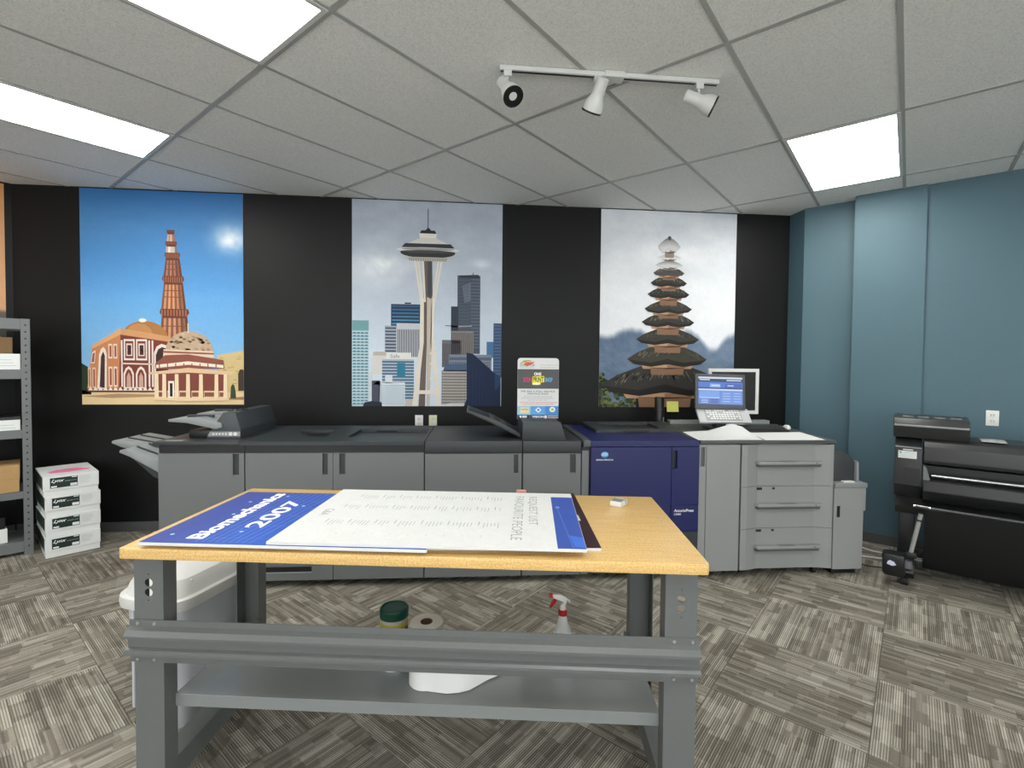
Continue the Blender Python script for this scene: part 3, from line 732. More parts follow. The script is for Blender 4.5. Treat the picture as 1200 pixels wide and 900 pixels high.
st.add([(-.058, -.002, .056), (.058, -.002, .056), (.058, -.006, 0), (.058, -.014, -.056), (-.058, -.014, -.056), (-.058, -.006, 0), (-.058, -.0015, .056), (.058, -.0015, .056), (.058, -.0055, 0), (.058, -.0135, -.056), (-.058, -.0135, -.056), (-.058, -.0055, 0)],
       [(0, 1, 2, 5), (5, 2, 3, 4), (6, 11, 8, 7), (11, 10, 9, 8), (0, 6, 7, 1), (3, 9, 10, 4), (1, 7, 8, 2), (2, 8, 9, 3), (0, 5, 11, 6), (5, 4, 10, 11)])
so = st.build('sticky_note', mat('yellow_note_paper', (228, 228, 118), .8, var=.02), smooth=False); so.location = (1.99, WY-.0045, 1.094)
tag(so, 'yellow sticky note under the pagoda poster', 'sticky note')
# ------------------------------------------------------------------ workbench
M_top = wood_top_material()
TB = (-1.085, 1.652, 0); TR = R(-8.2)
wb = thing('workbench', 'grey steel workbench with a maple top and lower shelf', 'workbench', TB, TR)
TW, TD, TH = 1.842, .742, .90
G().prism(rrect(TW/2, TD/2, TW, TD, .012, 4), TH-.034, TH, 'z', .004).build('tabletop', M_top, wb)
def bolt(g, x, y, z, r=.006): g.tube([(x, y, z), (x, y-.003, z)], [r, r*.8], 10)
def leg(x, y, sgn, front):
    # channel leg: face plate with two holes, two returns
    w_ = .098; z0, z1 = .012, TH-.034; hz = .755
    g = G()
    yf = y if front else y+.06
    holes = [circ(x+w_*.5, hz-.018, .0135, 14), circ(x+w_*.5, hz+.014, .0135, 14), circ(x+w_*.5, hz+.042, .003, 8), circ(x+w_*.5, hz-.044, .003, 8)] if front else []
    g.holed([(x, z0), (x+w_, z0), (x+w_, z1), (x, z1)], holes, yf, yf+.003, 'y')
    ya, yb = (y+.002, y+.06) if front else (y, y+.061)
    for xx in ((x, x+.003), (x+w_-.003, x+w_)): g.box(xx[0], xx[1], ya, yb, z0, z1)
    lo = g.build('leg', M_steel, wb, smooth=False)
    G().box(x+.01, x+w_-.01, y+.004, y+.056, 0.0, .014, .002).build('foot_pad', M_rubber, lo)
    # top mounting plate
    G().box(x-.012, x+w_+.012, y-.005, y+.07, TH-.0395, TH-.0345, .001).build('mounting_plate', M_steel, lo)
    return lo
XL, XR, YF, YB = .012, 1.725, .05, .60
legs = [leg(XL, YF, 1, True), leg(XR, YF, 1, True), leg(XL, YB, 1, False), leg(XR, YB, 1, False)]
# front stringer: ribbed rolled channel
prof = [(YF-.001, .648), (YF-.004, .648), (YF-.004, .628), (YF-.020, .620), (YF-.031, .606), (YF-.031, .598), (YF-.012, .594), (YF-.012, .562), (YF-.024, .558), (YF-.031, .552), (YF-.031, .543), (YF-.022, .538), (YF-.004, .530), (YF-.004, .508), (YF-.001, .508)]
g = G(); g.prism(prof, -.002, TW-.012, 'x'); sr = g.build('stringer', M_steel, wb, smooth=False)
for x in (XL+.014, XL+.07, XR+.028, XR+.084):
    for z in (.636, .518):
        b = G(); bolt(b, x, YF-.004, z); b.build('bolt', M_chrome, sr)
# rear stringer just under the top is hidden; lower shelf with folded lip
SZ = .37
g = G(); g.box(XL+.099, XR-.001, .098, .49, SZ-.004, SZ, .001); g.box(XL+.099, XR-.001, .098, .102, SZ-.042, SZ-.002, .001); g.box(XL+.099, XR-.001, .486, .49, SZ-.042, SZ-.002)
g.build('shelf', M_steel_shelf, wb, smooth=False)
for x in (XL+.01, XR+.01):
    g = G(); g.box(x, x+.078, YF+.06, YB, .055, .135, .003); g.build('foot_rail', M_steel, wb, smooth=False)
for x, sx in ((XL+.1, 1), (XR-.026, -1)):
    g = G(); g.box(x, x+.025, .11, .59, SZ-.046, SZ-.004, .001); g.build('shelf_bracket', M_steel, wb, smooth=False)
ex = Vector((math.cos(TR), math.sin(TR), 0)); ey = Vector((-math.sin(TR), math.cos(TR), 0))
def tw(x, y, z): return tuple(Vector(TB)+ex*x+ey*y+Vector((0, 0, z)))
# boards on the bench
M_foam = mat('foam_board_white', (216, 216, 214), .7, var=.02)
def board(label, cx, cy, z, w_, d, th, rz, cat='board'):
    o = thing('foam_board', label, cat, tw(cx, cy, z), TR+rz, 'printed foam boards stacked on the workbench')
    G().box(-w_/2, w_/2, -d/2, d/2, 0, th, .0008, 1).build('core', M_foam, o, smooth=False)
    return o
BT = .0095
o = board('dark maroon printed foam board, lowest of the stack on the workbench', 1.035, .385, TH, .955, .66, BT, R(3.2))
k = Ink(plane='xy'); k.rect(-.4775, -.33, .4775, .33, (52, 30, 38)); k.lay()
for a in range(30): k.line(-.47, -.32+a*.022, .47, -.322+a*.022, .0015, (64, 38, 46))
k.rect(.443, -.06, .452, .01, (226, 226, 226)); k.build('print', o, loc=(0, 0, BT+.0003))
o = board('blue printed foam board reading Biomechanics 2007', .525, .305, TH+BT+.0008, .92, .605, BT, R(0))
k = Ink(lambda x, y: (x-.525, y-.305), 'xy', .00008)
def bl(x, y): 
    c = mixc((62, 74, 142), (54, 86, 172), (x-.065)/.45); c = mixc(c, (44, 100, 200), max(0, 1-math.hypot(x-.42, y-.05)/.3)*.8); return mixc(c, (70, 82, 158), .8*fbm(x*9, y*9)-.25)
k.grid(.066, .004, .984, .607, 46, 30, bl); k.lay()
for a in range(9): k.line(.24+a*.022, .02, .27+a*.026, .60, .0016, (112, 160, 236))
for a in range(5): k.line(.24, .05+a*.1+hsh(a, 2)*.05, .52, .06+a*.1+hsh(a, 2)*.05, .0012, (96, 146, 232))
for x, y in ((.12, .08), (.19, .3), (.16, .46), (.33, .12), (.40, .42), (.27, .55)): k.ell(x, y, .007, .007, (170, 206, 246), 10)
k.lay()
k.text('Biomechanics', .247, .045, 0, .545, -.058, 0, (250, 250, 252), bold=.035)
k.text('2007', .375, .16, 0, .325, -.066, 0, (250, 250, 252), bold=.02)
k.build('print', o, loc=(0, 0, BT+.0003))
o = board('white printed list foam board with blue end band, topmost on the workbench', .975, .328, TH+2*BT+.0018, 1.0, .635, BT, R(.3))
k = Ink(lambda x, y: (x-.975, y-.328), 'xy', .00008)
k.rect(.4755, .011, 1.4745, .645, (216, 217, 215)); k.lay()
k.rect(1.386, .012, 1.4735, .585, (58, 84, 164)); k.lay()
k.line(1.405, .44, 1.435, .02, .0018, (104, 140, 214)); k.ell(1.407, .44, .008, .012, (126, 160, 224)); k.poly([(1.43, .13), (1.472, .11), (1.472, .02), (1.44, .03)], (66, 110, 206)); k.lay()
TXT = (150, 150, 150)
k.text('REQUEST LIST', 1.290, .585, 0, -.36, .038, 0, TXT, bold=-.008)
k.text('FAVOURITE PEOPLE', 1.238, .585, 0, -.51, .036, 0, TXT, bold=-.008)
# monogram
k.text('G&A', .522, .36, 0, -.075, .034, 0, TXT)
# name lists: three bands of short lines, read along the depth of the board
rnd = random.Random(5)
for yb, x0, n in ((.56, .60, 14), (.415, .585, 15), (.235, .585, 15)):
    x = x0; gcount = 0
    while x < 1.19:
        gcount += 1
        k.line(x-.006, yb+.012, x-.006, yb-.028, .0022, (120, 120, 120))
        for q in range(rnd.randint(3, 6)):
            x += .0125
            if x < 1.19: k.line(x, yb, x, yb-rnd.uniform(.03, .055), .0022, (158, 158, 158))
        x += .032
for a in range(10): k.line(.6+a*.06, .11, .6+a*.06, .095, .002, (190, 190, 190))
k.build('print', o, loc=(0, 0, BT+.0003))
# small things on the bench
o = thing('plastic_box', 'small white and grey plastic box alone on the bare workbench top', 'box', tw(1.672, .602, TH), TR+R(-32))
G().box(-.026, .026, -.036, .036, 0, .021, .005).build('case', M_white, o)
G().box(-.020, .020, -.026, .010, .0205, .024, .001).build('lid', mat('grey_lid', (120, 124, 128), .4), o)
G().box(-.0265, .0265, .012, .018, .004, .0215, .001).build('band', mat('grey_lid', (120, 124, 128), .4), o)
o = G().box(-.022, .022, -.011, .011, 0, .026, .004).build('pink_block', mat('pink_rubber', (214, 150, 140), .7)); o.location = tw(1.258, .712, TH); o.rotation_euler = (0, 0, TR)
tag(o, 'small pink block behind the stacked boards on the workbench', 'block')
# ---- shelf items
M_label = mat('teal_label', (30, 92, 104), .45, var=.2, scale=60)
o = thing('wipes_canister', 'disposable wipes canister with dark green lid on the workbench shelf', 'canister', tw(.80, .30, SZ), TR)
G().lathe([(.047, 0), (.05, .004), (.05, .184), (.047, .188)], 32).build('body', M_white, o)
G().lathe([(.0503, .012), (.0507, .013), (.0507, .150), (.0503, .151)], 32).build('label_band', M_label, o)
G().lathe([(.0503, .152), (.0507, .153), (.0507, .172), (.0503, .173)], 32).build('yellow_band', mat('yellow_label', (214, 206, 92), .5), o)
G().lathe([(.0, .186), (.052, .186), (.053, .189), (.053, .213), (.050, .219), (.045, .220), (.042, .216), (.0, .216)], 36).build('lid', mat('dark_green_lid', (14, 74, 60), .35), o)
# roll of paper, outer turn unrolled towards the front
o = thing('paper_roll', 'standing roll of white paper partly unrolled on the workbench shelf', 'paper roll', tw(.940, .215, SZ), TR)
G().lathe([(.021, .001), (.058, .001), (.058, .212), (.021, .212), (.021, .001)], 36).build('roll', M_paper, o)
G().lathe([(.019, .0), (.0212, .0), (.0212, .2135), (.019, .2135), (.019, .0)], 24).build('core_tube', mat('brown_core', (88, 74, 62), .9), o)
pts = []
for a in range(0, 13): an = R(170+a*9.5); pts.append((.0595*math.cos(an), .0595*math.sin(an)))
for p in ((.045, -.062), (.085, -.068), (.125, -.062), (.160, -.048), (.185, -.024), (.215, .006), (.265, .042), (.34, .078)): pts.append(p)
V = []; Fc = []
for i, (x, y) in enumerate(pts):
    t = max(0, (i-13)/7.0); top = .212-.075*t*t; bot = .002+.006*t
    for z in (bot, bot*.5+top*.5, top): V.append((x, y, z))
    for z in (bot, bot*.5+top*.5, top): V.append((x+.0006, y+.0008, z))
for i in range(len(pts)-1):
    for q in range(2):
        a, b = i*6+q, (i+1)*6+q
        Fc += [(a, b, b+1, a+1), (a+3, a+4, b+4, b+3)]
    a, b = i*6, (i+1)*6
    Fc += [(a, a+3, b+3, b), (a+2, b+2, b+5, a+5)]
n6 = (len(pts)-1)*6
Fc += [(0, 1, 4, 3), (1, 2, 5, 4), (n6, n6+3, n6+4, n6+1), (n6+1, n6+4, n6+5, n6+2)]
G().add(V, Fc).build('loose_sheet', M_paper, o)
# trigger spray bottle
M_bot = mat('translucent_white_bottle', (226, 230, 234), .35, var=.02); M_red = mat('red_plastic', (176, 26, 34), .35)
o = thing('spray_bottle', 'white spray bottle with red trigger on the workbench shelf', 'spray bottle', tw(1.425, .325, SZ), TR+R(8))
L = []
for z, rx, ry in ((0, .038, .030), (.004, .042, .034), (.09, .042, .034), (.125, .034, .030), (.165, .020, .020), (.19, .0145, .0145), (.20, .0135, .0135)):
    L.append([(rx*math.cos(2*math.pi*q/24), ry*math.sin(2*math.pi*q/24), z) for q in range(24)])
G().loft(L).build('bottle', M_bot, o)
G().lathe([(.0, .196), (.0165, .196), (.017, .199), (.017, .214), (.014, .217), (.0, .217)], 20).build('collar', M_red, o)
g = G(); g.lathe([(.013, .216), (.011, .228), (.006, .238)], 16)
g.prism([(.010, .232), (.0, .246), (-.038, .262), (-.040, .276), (-.012, .274), (.012, .262), (.030, .246), (.028, .242), (.014, .252)], -.008, .008, 'y', .002)
g.build('sprayer_head', M_white, o)
G().prism([(-.014, .268), (-.022, .256), (-.030, .240), (-.046, .224), (-.050, .226), (-.040, .246), (-.032, .266), (-.022, .274)], -.007, .007, 'y', .002).build('trigger', M_red, o)
G().box(-.05, -.038, -.007, .007, .262, .277, .002).build('nozzle', M_red, o)
# ------------------------------------------------------------------ white bin
o = thing('waste_bin', 'white plastic lidded bin under the end of the workbench', 'bin', (-1.180, 2.255, 0), R(-20))
def rr3(w_, d, r, z, n=5): return [(x, y, z) for x, y in rrect(0, 0, w_, d, r, n)]
G().loft([rr3(.23, .33, .05, 0), rr3(.24, .34, .055, .01), rr3(.292, .41, .075, .53), rr3(.272, .39, .07, .53), rr3(.225, .325, .05, .012)], False).build('tub', mat('bin_white_plastic', (190, 193, 198), .4, var=.03), o)
G().prism(rrect(0, 0, .232, .33, .05), .004, .012, 'z').build('tub_floor', M_white, o)
rim = G(); rim.loft([rr3(.292, .410, .076, .506), rr3(.334, .452, .09, .503), rr3(.342, .46, .094, .525), rr3(.336, .454, .092, .545), rr3(.318, .436, .086, .552), rr3(.29, .408, .075, .546)], False)
rim.build('rim', M_white, o)
ldm = G(); ldm.loft([rr3(.296, .414, .076, .546), rr3(.284, .402, .074, .580), rr3(.25, .37, .07, .612), rr3(.18, .30, .06, .632), rr3(.06, .16, .028, .640)], True)
lo = ldm.build('lid', M_white, o)
G().tube([(.135, -.12, .598), (.10, -.10, .617), (.085, -.05, .626), (.075, .02, .634), (.04, .06, .640), (-.03, .07, .640)], .0035, 8).build('lid_groove', mat('bin_white_plastic', (190, 193, 198), .4), lo)
for x in (-.06, .06):
    g = G(); g.box(x-.006, x+.006, -.214, -.196, .10, .50, .003); g.build('rib', mat('bin_white_plastic', (190, 193, 198), .4), o)
# ------------------------------------------------------------------ digital press line (local frame: x along, y back from the fronts)
PR = -math.atan(.0262); PO = Vector((0, 3.29, 0)); pex = Vector((math.cos(PR), math.sin(PR), 0)); pey = Vector((-math.sin(PR), math.cos(PR), 0))
def pw(x, y, z): return tuple(PO+pex*x+pey*y+Vector((0, 0, z)))
GRP = 'units of the digital press line'
def unit(name, label, x0, cat='printer'): return thing(name, label, cat, pw(x0, 0, 0), PR, GRP)
def caster(parent, x, y):
    g = G(); g.box(x-.016, x+.016, y-.02, y+.02, .036, .048); c = g.build('caster', M_black, parent)
    g = G(); g.tube([(x-.011, y, .02), (x+.011, y, .02)], .02, 14); g.build('wheel', M_rubber, c)
def slot_door(parent, x0, x1, z0, z1, sx0, sx1, sz0, sz1, mt, th=.014, pocket=None):
    """door panel with an upright recessed grip slot"""
    d = G().holed([(x0, z0), (x1, z0), (x1, z1), (x0, z1)], [[(sx0, sz0), (sx1, sz0), (sx1, sz1), (sx0, sz1)]], -.0, th, 'y').build('door', mt, parent, smooth=False)
    g = G(); g.box(sx0-.001, sx1+.001, th+.0005, th+.0025, sz0-.001, sz1+.001); g.build('handle_pocket', pocket or M_pocket, d, smooth=False)
    g = G(); g.box(sx0, sx1, .001, .010, sz0, sz0+.009, .002); g.build('grip_lip', mt, d)
    return d
def body(parent, x0, x1, y0, y1, z0, z1, mt): return G().box(x0, x1, y0, y1, z0, z1, .004).build('body', mt, parent, smooth=False)
D_ = .80
# --- finisher with side output trays and sheet inserter
u = unit('finisher', 'grey finisher with output trays on its side and sheet inserter on top', -1.945)
W = .535
body(u, 0, W, .019, D_, .045, .893, M_pgrey)
G().box(.02, W-.02, .06, D_-.05, .025, .045).build('plinth', M_pblack, u, smooth=False)
slot_door(u, .002, W-.003, .05, .891, .462, .500, .742, .888, M_pgrey)
for x, y in ((.06, .1), (W-.06, .1), (.06, D_-.1), (W-.06, D_-.1)): caster(u, x, y)
G().box(0, W, .012, D_, .8935, .943).build('black_band', M_pblack, u, smooth=False)
tp = G().box(-.032, .502, -.004, D_+.01, .9435, .967, .004).build('top_cover', M_pdark, u)
# inserter
g = G(); g.prism([(.236, .9675), (.458, .9675), (.458, 1.03), (.425, 1.144), (.346, 1.144), (.262, 1.02)], .115, .70, 'y', .004); ins = g.build('sheet_inserter', mat('inserter_charcoal', (58, 62, 65), .45), u)
G().prism([(.246, .985), (.456, .985), (.456, 1.017), (.262, 1.017)], .1135, .1155, 'y').build('control_strip', M_lgrey, ins, smooth=False)
for i_, x in enumerate((.285, .305, .325, .345, .365, .395, .425)):
    G().tube([(x, .1135, 1.001), (x, .111, 1.001)], .012 if i_ > 4 else .006, 12).build('button', M_white, ins)
G().box(.36, .41, .25, .33, 1.1405, 1.15, .003).build('latch', M_pblack, ins)
for y0, y1, xa, za in ((.10, .32, .02, 1.088), (.36, .60, .06, 1.10)):
    g = G(); g.prism([(xa-.015, za+.012), (xa-.015, za-.004), (xa+.10, za-.012), (.305, 1.035), (.345, 1.045), (.340, 1.075), (.20, za+.020)], y0, y1, 'y', .003); g.build('feed_tray', M_lgrey, ins)
    g = G(); g.box(xa+.05, .24, (y0+y1)/2-.012, (y0+y1)/2+.012, za+.010, za+.032, .003, mtx=None); g.build('paper_guide', M_pdark, ins)
G().box(.10, .30, .16, .55, .9675, 1.02, .01).build('tray_support', M_pblack, ins)
G().box(.02, .13, .03, .07, .9673, .9683).build('printed_label', M_lgrey, u, smooth=False)
G().lathe([(.018, .9675), (.018, .985), (.014, .99), (.0, .99)], 16, (.055, .30, 0)).build('knob', M_black, u)
# output trays, rising away from the body
for y0, y1, xt, zt, zb in ((.10, .42, -.30, .885, .775), (.36, .70, -.53, .905, .80)):
    g = G(); g.prism([(-.001, zb+.04), (xt+.04, zt+.022), (xt, zt+.012), (xt-.005, zt-.004), (xt+.06, zt-.032), (-.001, zb-.062)], y0, y1, 'y', .004); t_ = g.build('output_tray', M_lgrey, u)
    g = G(); g.prism([(xt+.05, zt-.032), (-.001, zb-.066), (-.001, zb-.105), (-.10, zb-.06)], y0+.02, y1-.02, 'y'); g.build('tray_underside', M_pdark, t_, smooth=False)
    for yy in (y0+.07, (y0+y1)/2+.03): 
        g = G(); g.prism([(-.005, zb+.048), (xt+.06, zt+.028), (xt+.06, zt+.020), (-.005, zb+.038)], yy, yy+.012, 'y'); g.build('tray_rib', M_pdark, t_, smooth=False)
G().box(-.03, .0, .20, .40, .66, .69, .006).build('tray_bracket', M_pgrey, u)
# --- stacker with two doors
u = unit('stacker', 'long grey double-door stacker with a recessed charcoal top', -1.407)
W = 1.150
body(u, 0, W, .019, D_, .045, .893, M_pgrey)
G().box(.02, W-.02, .06, D_-.05, .025, .045).build('plinth', M_pblack, u, smooth=False)
slot_door(u, .003, .555, .15, .891, .490, .524, .742, .888, M_pgrey)
slot_door(u, .559, W-.003, .15, .891, .598, .636, .742, .888, M_pgrey)
for a, b in ((.003, .555), (.559, W-.003)): 
    lp_ = G().box(a, b, -.0, .016, .05, .147, .002).build('lower_panel', M_pgrey, u, smooth=False)
G().box(.05, .42, -.0015, .001, .105, .142).build('vent_recess', M_pblack, u, smooth=False)
G().box(.13, .42, -.004, .001, .100, .108, .001).build('vent_lip', M_lgrey, u, smooth=False)
for x, y in ((.08, .1), (W-.08, .1), (.08, D_-.1), (W-.08, D_-.1)): caster(u, x, y)
G().box(0, W, .012, D_, .8935, .943).build('black_band', M_pblack, u, smooth=False)
hx0, hx1 = .60, W-.02
hole1 = [(.32, .23), (.44, .23), (.415, .56), (.135, .56)]
hole2 = [(hx0, .21), (hx1, .21), (hx1, .60), (hx0, .60)]
tp = G().holed([(-.033, -.004), (W, -.004), (W, D_+.01), (-.033, D_+.01)], [hole1, hole2], .9435, .967, 'z').build('top_cover', M_pdark, u, smooth=False)
G().box(.12, .46, .21, .58, .944, .9445).build('wedge_recess', M_pblack, tp, smooth=False)
G().box(hx0-.004, hx1+.004, .205, .605, .936, .944).build('recess_floor', mat('recess_charcoal', (44, 47, 49), .45), tp, smooth=False)
G().box(.72, .88, .585, .602, .945, .966, .003).build('recess_grip', M_pblack, tp)
# --- relay unit with one door
u = unit('relay_unit', 'plain grey single-door unit left of the slatted feeder tray', -.254)
u['label'] = 'plain grey single-door unit with thick charcoal top under the tilted dark tray'
W = .652
body(u, 0, W, .019, D_, .045, .884, M_pgrey)
G().box(.02, W-.02, .06, D_-.05, .025, .045).build('plinth', M_pblack, u, smooth=False)
slot_door(u, .003, W-.003, .05, .882, .596, .626, .742, .876, M_pgrey)
for x, y in ((.08, .1), (W-.08, .1), (.08, D_-.1), (W-.08, D_-.1)): caster(u, x, y)
G().box(0, W, .004, D_+.01, .8895, .967, .005).build('top_cover', M_pdark, u)
G().box(.004, W-.004, .008, D_, .884, .8895).build('seam', M_pblack, u, smooth=False)
# --- reading unit with raised housing and tilted catch tray
u = unit('scanner_unit', 'narrow grey unit with a raised charcoal housing carrying the print shop sign', .402)
W = .40
body(u, 0, W, .019, D_, .045, .884, M_pgrey)
G().box(.02, W-.02, .06, D_-.05, .025, .045).build('plinth', M_pblack, u, smooth=False)
slot_door(u, .003, W-.003, .05, .882, .322, .362, .742, .878, M_pgrey)
for x, y in ((.06, .1), (W-.06, .1), (.06, D_-.1), (W-.06, D_-.1)): caster(u, x, y)
G().box(0, W, .004, D_+.01, .8895, .967, .005).build('top_cover', M_pdark, u)
G().box(.004, W-.004, .008, D_, .884, .8895).build('seam', M_pblack, u, smooth=False)
hs = G().prism([(.0, .9675), (.30, .9675), (.265, 1.085), (.245, 1.092), (.0, 1.092)], .03, .42, 'y', .004).build('raised_housing', M_pdark, u)
g = G(); g.prism([(-.004, .972), (-.004, 1.0), (-.18, 1.098), (-.375, 1.168), (-.38, 1.150), (-.20, 1.07)], .10, .44, 'y', .003); ct = g.build('catch_tray', M_pdark, u)
g = G(); g.prism([(-.10, 1.055), (-.22, 1.118), (-.225, 1.108), (-.10, 1.042)], .14, .40, 'y'); g.build('tray_extension', mat('tray_mid_grey', (92, 97, 98), .45), ct, smooth=False)
g = G(); g.prism([(-.37, 1.172), (-.38, 1.168), (-.38, 1.145), (-.372, 1.145)], .12, .42, 'y'); g.build('stop_lip', M_pgrey, ct, smooth=False)
# --- navy press engine
u = unit('digital_press', 'navy blue digital press with charcoal lid and maker logo', .806)
W = .825; b0 = .062
body(u, .0, W, .021, .86, .045, .925, M_pblack)
G().box(.0, .048, .0, .022, .05, .90, .003).build('side_strip', M_pgrey, u, smooth=False)
G().box(.01, .060, -.012, .84, .928, .972, .006).build('side_rail', mat('rail_grey', (78, 82, 84), .45), u)
G().box(b0, W, -.002, .87, .9255, .967, .004).build('top_panel', M_navy, u, smooth=False)
d1 = G().box(b0, .627, .0, .02, .334, .923, .003).build('door', M_navy, u, smooth=False)
d2 = G().holed([(.630, .52), (W, .52), (W, .923), (.630, .923)], [[(.634, .775), (.668, .775), (.668, .900), (.634, .900)]], 0, .02, 'y').build('door', M_navy, u, smooth=False)
G().box(.632, .670, .0202, .0208, .773, .902).build('handle_pocket', M_pblack, d2, smooth=False)
G().box(.630, W, .0, .02, .334, .517, .003).build('lower_panel', M_navy, u, smooth=False)
G().box(b0, W, .002, .02, .05, .331, .003).build('kick_panel', M_pdark, u, smooth=False)
for x, y in ((.12, .1), (W-.06, .1), (.12, .74), (W-.06, .74)): caster(u, x, y)
lidm = G().holed([(.19, .375), (.856, .375), (.926-.0, .96-.07), (.19, .90)], [[(.30, .47), (.72, .47), (.74, .80), (.30, .80)]], .968, .992, 'z').build('lid', M_pdark, u, smooth=False)
G().box(.29, .75, .46, .81, .9685, .975).build('lid_glass', M_black, lidm, smooth=False)
G().box(.40, .60, .373, .376, .968, .984).build('lid_grip', M_pblack, lidm, smooth=False)
k = Ink(step=.0003)
k.ell(.158, .873, .026, .021, (64, 150, 206), 28); k.lay()
for z, hw in ((.866, .020), (.872, .024), (.878, .022), (.884, .015)): k.line(.158-hw, z, .158+hw, z+.001, .0028, (226, 240, 248))
k.text('KONICA MINOLTA', .10, .832, .118, 0, 0, .011, (232, 234, 240), bold=.02)
k.text('AccurioPress', .650, .472, .140, 0, 0, .020, (240, 240, 244), bold=.02, shear=.15)
k.text('C3080', .650, .449, .050, 0, 0, .014, (236, 236, 240), bold=.015)
k.build('lettering', u, loc=(0, -.0006, 0))
# --- grey conditioning unit and the three-drawer feeder under one worktop
u = unit('relay_cabinet', 'narrow tall light grey unit between the navy press and the drawers', 1.632)
W = .296
body(u, 0, W, .022, .80, .045, .940, M_pgrey2)
G().holed([(0, .05), (.048, .05), (.048, .938), (0, .938)], [[(.012, .785), (.040, .785), (.040, .920), (.012, .920)]], .004, .02, 'y').build('side_strip', M_pgrey2, u, smooth=False)
G().box(.010, .042, .0203, .0215, .783, .922).build('handle_pocket', mat('olive_pocket', (92, 96, 90), .5), u, smooth=False)
G().box(.050, W-.004, -.002, .02, .05, .938, .004).build('door', M_pgrey2, u, smooth=False)
for x, y in ((.06, .1), (W-.06, .1), (.06, .7), (W-.06, .7)): caster(u, x, y)
u = unit('paper_feeder', 'light grey three-drawer paper feeder with long bar handles', 1.934)
W = .684
body(u, 0, W, .045, .80, .055, .940, M_pgrey2)
zz = [.045+.006, .342, .640, .938]
for q in range(3):
    a, b = zz[q]+.0015, zz[q+1]-.0015
    pf = [(.002, .0), (.045, .0), (.135, .028), (.555, .028), (.66, .006), (W-.002, .006), (W-.002, .044), (.002, .044)]
    dr = G().prism(pf, a, b, 'z').build('drawer', M_pgrey2, u, smooth=False)
    hz = b-.118
    g = G(); g.prism([(.105, .030), (.125, -.012), (.585, -.012), (.615, .030)], hz-.020, hz, 'z', .003); hd = g.build('handle', M_pgrey2, dr)
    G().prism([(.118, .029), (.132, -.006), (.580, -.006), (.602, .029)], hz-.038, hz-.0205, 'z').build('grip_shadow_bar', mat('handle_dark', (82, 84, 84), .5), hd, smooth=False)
    g = G(); g.prism([(.285, .029), (.288, -.0125), (.405, -.0125), (.408, .029)], hz-.001, hz+.001, 'z'); g.build('grip_pad', mat('handle_pad', (118, 120, 120), .5), hd, smooth=False)
    G().tube([(.545, -.0125, hz-.010), (.545, -.0135, hz-.010)], .004, 8).build('indicator', M_pblack, hd)
    if q < 2:
        G().box(.115, .170, .0262, .0285, b-.026, b-.008).build('size_label', M_pblack, dr, smooth=False)
        G().box(.245, .264, .0262, .0285, b-.022, b-.009).build('lamp_window', M_pblack, dr, smooth=False)
for x, y in ((.06, .1), (W-.10, .06), (.06, .7), (W-.06, .7)): caster(u, x, y)
wt = G(); wt.prism([(1.635, -.004), (2.625, -.004), (2.700, .45), (2.76, .935), (1.80, .935), (1.74, .90), (1.635, .40)], .9435, .967, 'z', .004)
wo = wt.build('worktop', mat('worktop_grey', (72, 75, 75), .45)); wo.location = PO; wo.rotation_euler = (0, 0, PR)
tag(wo, 'thin grey worktop spanning the narrow unit and drawers beside the navy press', 'worktop')
rl = G().box(1.80, 2.72, .945, 1.02, .60, .995, .005).build('rear_cabinet', M_lgrey, None); rl.location = PO; rl.rotation_euler = (0, 0, PR)
G().box(1.82, 2.70, .955, 1.01, .0, .60).build('rear_leg_panel', M_pdark, rl, smooth=False)
tag(rl, 'pale grey ledge along the back of the worktop', 'ledge')
# --- small side feeder
u = unit('side_feeder', 'small light grey feeder cabinet beside the blue wall', 2.622)
W = .222
body(u, 0, W, .0, .50, .045, .628, M_pgrey2)
G().box(.02, W-.02, .04, .46, .0, .045).build('plinth', M_pblack, u, smooth=False)
G().box(.022, .045, -.0015, .0, .42, .50).build('grip_slot', M_pblack, u, smooth=False)
tpp = G().prism([(-.0, -.008), (W+.02, -.008), (W+.028, .10), (W+.02, .51), (0, .51)], .6285, .662, 'z', .004).build('top_cover', mat('feeder_top_grey', (128, 131, 131), .45), u)
G().prism([(W+.002, .02), (W+.034, .02), (W+.034, .30), (W+.002, .30)], .455, .620, 'z', .006).build('side_tray', M_lgrey, u)
g = G(); g.prism([(.03, .6625), (.195, .6625), (.195, .80), (.16, .85), (.07, .885), (.03, .89)], .06, .30, 'y', .004); g.build('feed_guide', mat('guide_dark', (52, 55, 58), .5), u)
G().prism([(.196, .6625), (.216, .6625), (.210, .80), (.196, .815)], .04, .32, 'y', .003).build('guide_side', M_lgrey, u)
G().box(.08, .16, .01, .045, .6625, .672, .003).build('release_tab', M_white, u)
# ------------------------------------------------------------------ things on the press line
# black status post
o = thing('status_post', 'black round post standing behind the navy press', 'post', (1.735, 4.215, 0), 0)
G().lathe([(.055, 0), (.055, .012), (.034, .02), (.042, .9), (.042, 1.19), (.038, 1.20), (.0, 1.20)], 24).build('pole', M_black, o)
for z in (.985, 1.0, 1.015): G().box(.018, .024, -.043, -.036, z, z+.006).build('indicator_lamp', M_white, o, smooth=False)
G().lathe([(.0425, 1.09), (.0435, 1.092), (.0425, 1.094)], 24).build('joint_ring', M_pdark, o)
